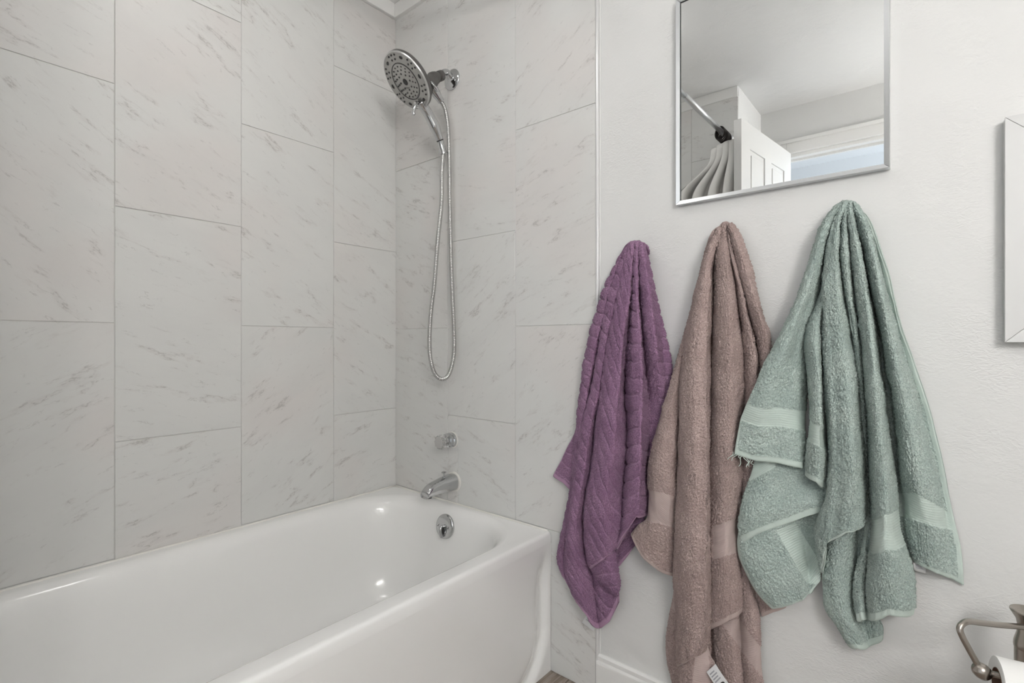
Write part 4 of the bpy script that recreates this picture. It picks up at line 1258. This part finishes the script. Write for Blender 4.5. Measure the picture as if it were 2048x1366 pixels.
# left flap with its band
T.sheet([('E', [(1681, 407), (1664, 418), (1649, 438), (1638, 465), (1627, 498), (1615, 536), (1602, 573), (1589, 610), (1570, 648), (1552, 681), (1530, 722), (1511, 763), (1496, 797), (1485, 823), (1477, 845), (1467, 910)], [.026, .024, .054, .074, .086]),
         ('C', [(1683, 406), (1660, 435), (1641, 483), (1619, 558), (1600, 614), (1578, 674), (1548, 745), (1528, 800), (1511, 870), (1506, 923)], [.052, .050, .062, .069, .070]),
         ('C', [(1684, 406), (1661, 445), (1645, 500), (1627, 570), (1612, 630), (1594, 700), (1573, 780), (1560, 860), (1555, 928)], [.052, .042, .040, .048, .062]),
         ('V', [(1686, 406), (1664, 442), (1653, 500), (1645, 569), (1638, 610), (1626, 660), (1619, 720), (1616, 800), (1613, 870), (1610, 938)], [.034, .020, .024, .036, .058])],
        hem=0.013, side=(0.005, 0), band_rel=(0.078, 0.118))
# narrow strip fold
T.sheet([('V', [(1652, 540), (1640, 600), (1616, 645), (1610, 690), (1616, 733), (1620, 786), (1620, 838), (1614, 890), (1608, 951)], [.026, .044, .050]),
         ('C', [(1654, 545), (1648, 600), (1634, 650), (1632, 700), (1637, 760), (1640, 830), (1637, 890), (1632, 966)], [.034, .064, .070, .070]),
         ('V', [(1656, 550), (1652, 600), (1650, 640), (1649, 707), (1652, 782), (1655, 838), (1659, 890), (1657, 979)], [.026, .036, .038])],
        hem=0.013, band_rel=(0.078, 0.118))
# left main fold
T.sheet([('V', [(1689, 406), (1667, 440), (1658, 480), (1651, 530), (1648, 580), (1648, 650), (1648, 720), (1652, 790), (1657, 850), (1662, 900), (1660, 960), (1652, 1002), (1640, 1024), (1630, 1050), (1634, 1096), (1642, 1149)], [.034, .026, .030, .036, .044]),
         ('C', [(1690, 405), (1672, 440), (1663, 490), (1658, 550), (1657, 620), (1659, 700), (1664, 790), (1670, 880), (1672, 950), (1664, 1020), (1654, 1088)], [.052, .060, .066, .070, .066]),
         ('C', [(1691, 405), (1678, 440), (1671, 500), (1671, 560), (1678, 630), (1686, 700), (1692, 780), (1698, 850), (1703, 920), (1702, 1000), (1692, 1068)], [.056, .064, .074, .082, .080]),
         ('V', [(1693, 405), (1686, 440), (1682, 502), (1688, 547), (1698, 614), (1709, 660), (1718, 726), (1725, 800), (1730, 890), (1733, 960), (1729, 1054)], [.040, .032, .034, .044, .060])],
        hem=0.005, wrinkle=0.0015)
# middle ropes
T.sheet([('V', [(1693, 405), (1685, 440), (1680, 502), (1686, 547), (1696, 614), (1707, 660), (1715, 726), (1721, 800), (1725, 890), (1729, 960), (1728, 1050), (1718, 1112), (1709, 1160), (1710, 1200), (1714, 1243)], [.036, .030, .026, .034, .044]),
         ('C', [(1695, 405), (1690, 440), (1693, 510), (1699, 580), (1708, 650), (1717, 720), (1725, 800), (1731, 890), (1734, 960), (1735, 1050), (1727, 1112), (1720, 1160), (1720, 1200), (1724, 1242)], [.056, .056, .034, .018, .054]),
         ('V', [(1697, 405), (1697, 440), (1706, 520), (1710, 577), (1716, 633), (1722, 690), (1728, 745), (1733, 800), (1738, 890), (1741, 1000), (1742, 1050), (1736, 1112), (1732, 1160), (1732, 1200), (1736, 1240)], [.046, .046, .028, .020, .050]),
         ('C', [(1700, 405), (1704, 440), (1717, 510), (1726, 560), (1734, 610), (1743, 690), (1750, 760), (1757, 840), (1763, 900), (1769, 980), (1772, 1050), (1774, 1120), (1776, 1180), (1778, 1233)], [.060, .066, .076, .080, .076]),
         ('V', [(1703, 406), (1711, 450), (1723, 500), (1732, 545), (1744, 610), (1755, 675), (1763, 745), (1774, 812), (1783, 893), (1791, 944), (1800, 1022), (1806, 1062), (1824, 1120), (1832, 1165), (1830, 1230)], [.034, .026, .026, .036, .046])],
        hem=0.015, band_rel=(0.128, 0.192))
T.build(root, mg)
care_tag(root, [(1826, 1125), (1852, 1128), (1851, 1147), (1829, 1141)], [.020, .018, .014, .014], lines=4)
o0 = np.array(root.location)
rg = random.Random(5)
for k in range(9):
    bx, by = 1466 + 4.6 * k, 904 + 2.2 * k
    L_ = rg.uniform(8, 22)
    a_ = rg.uniform(0.9, 2.5)
    pts = [at_y(bx + L_ * q * math.cos(a_) + 2.5 * math.sin(5 * q + k), by + L_ * q * math.sin(a_), -0.090 - 0.004 * q) - o0 for q in np.linspace(0, 1, 7)]
    tube('loose_thread', catmull(pts, 3), 0.0007, mg[1], root, 5)
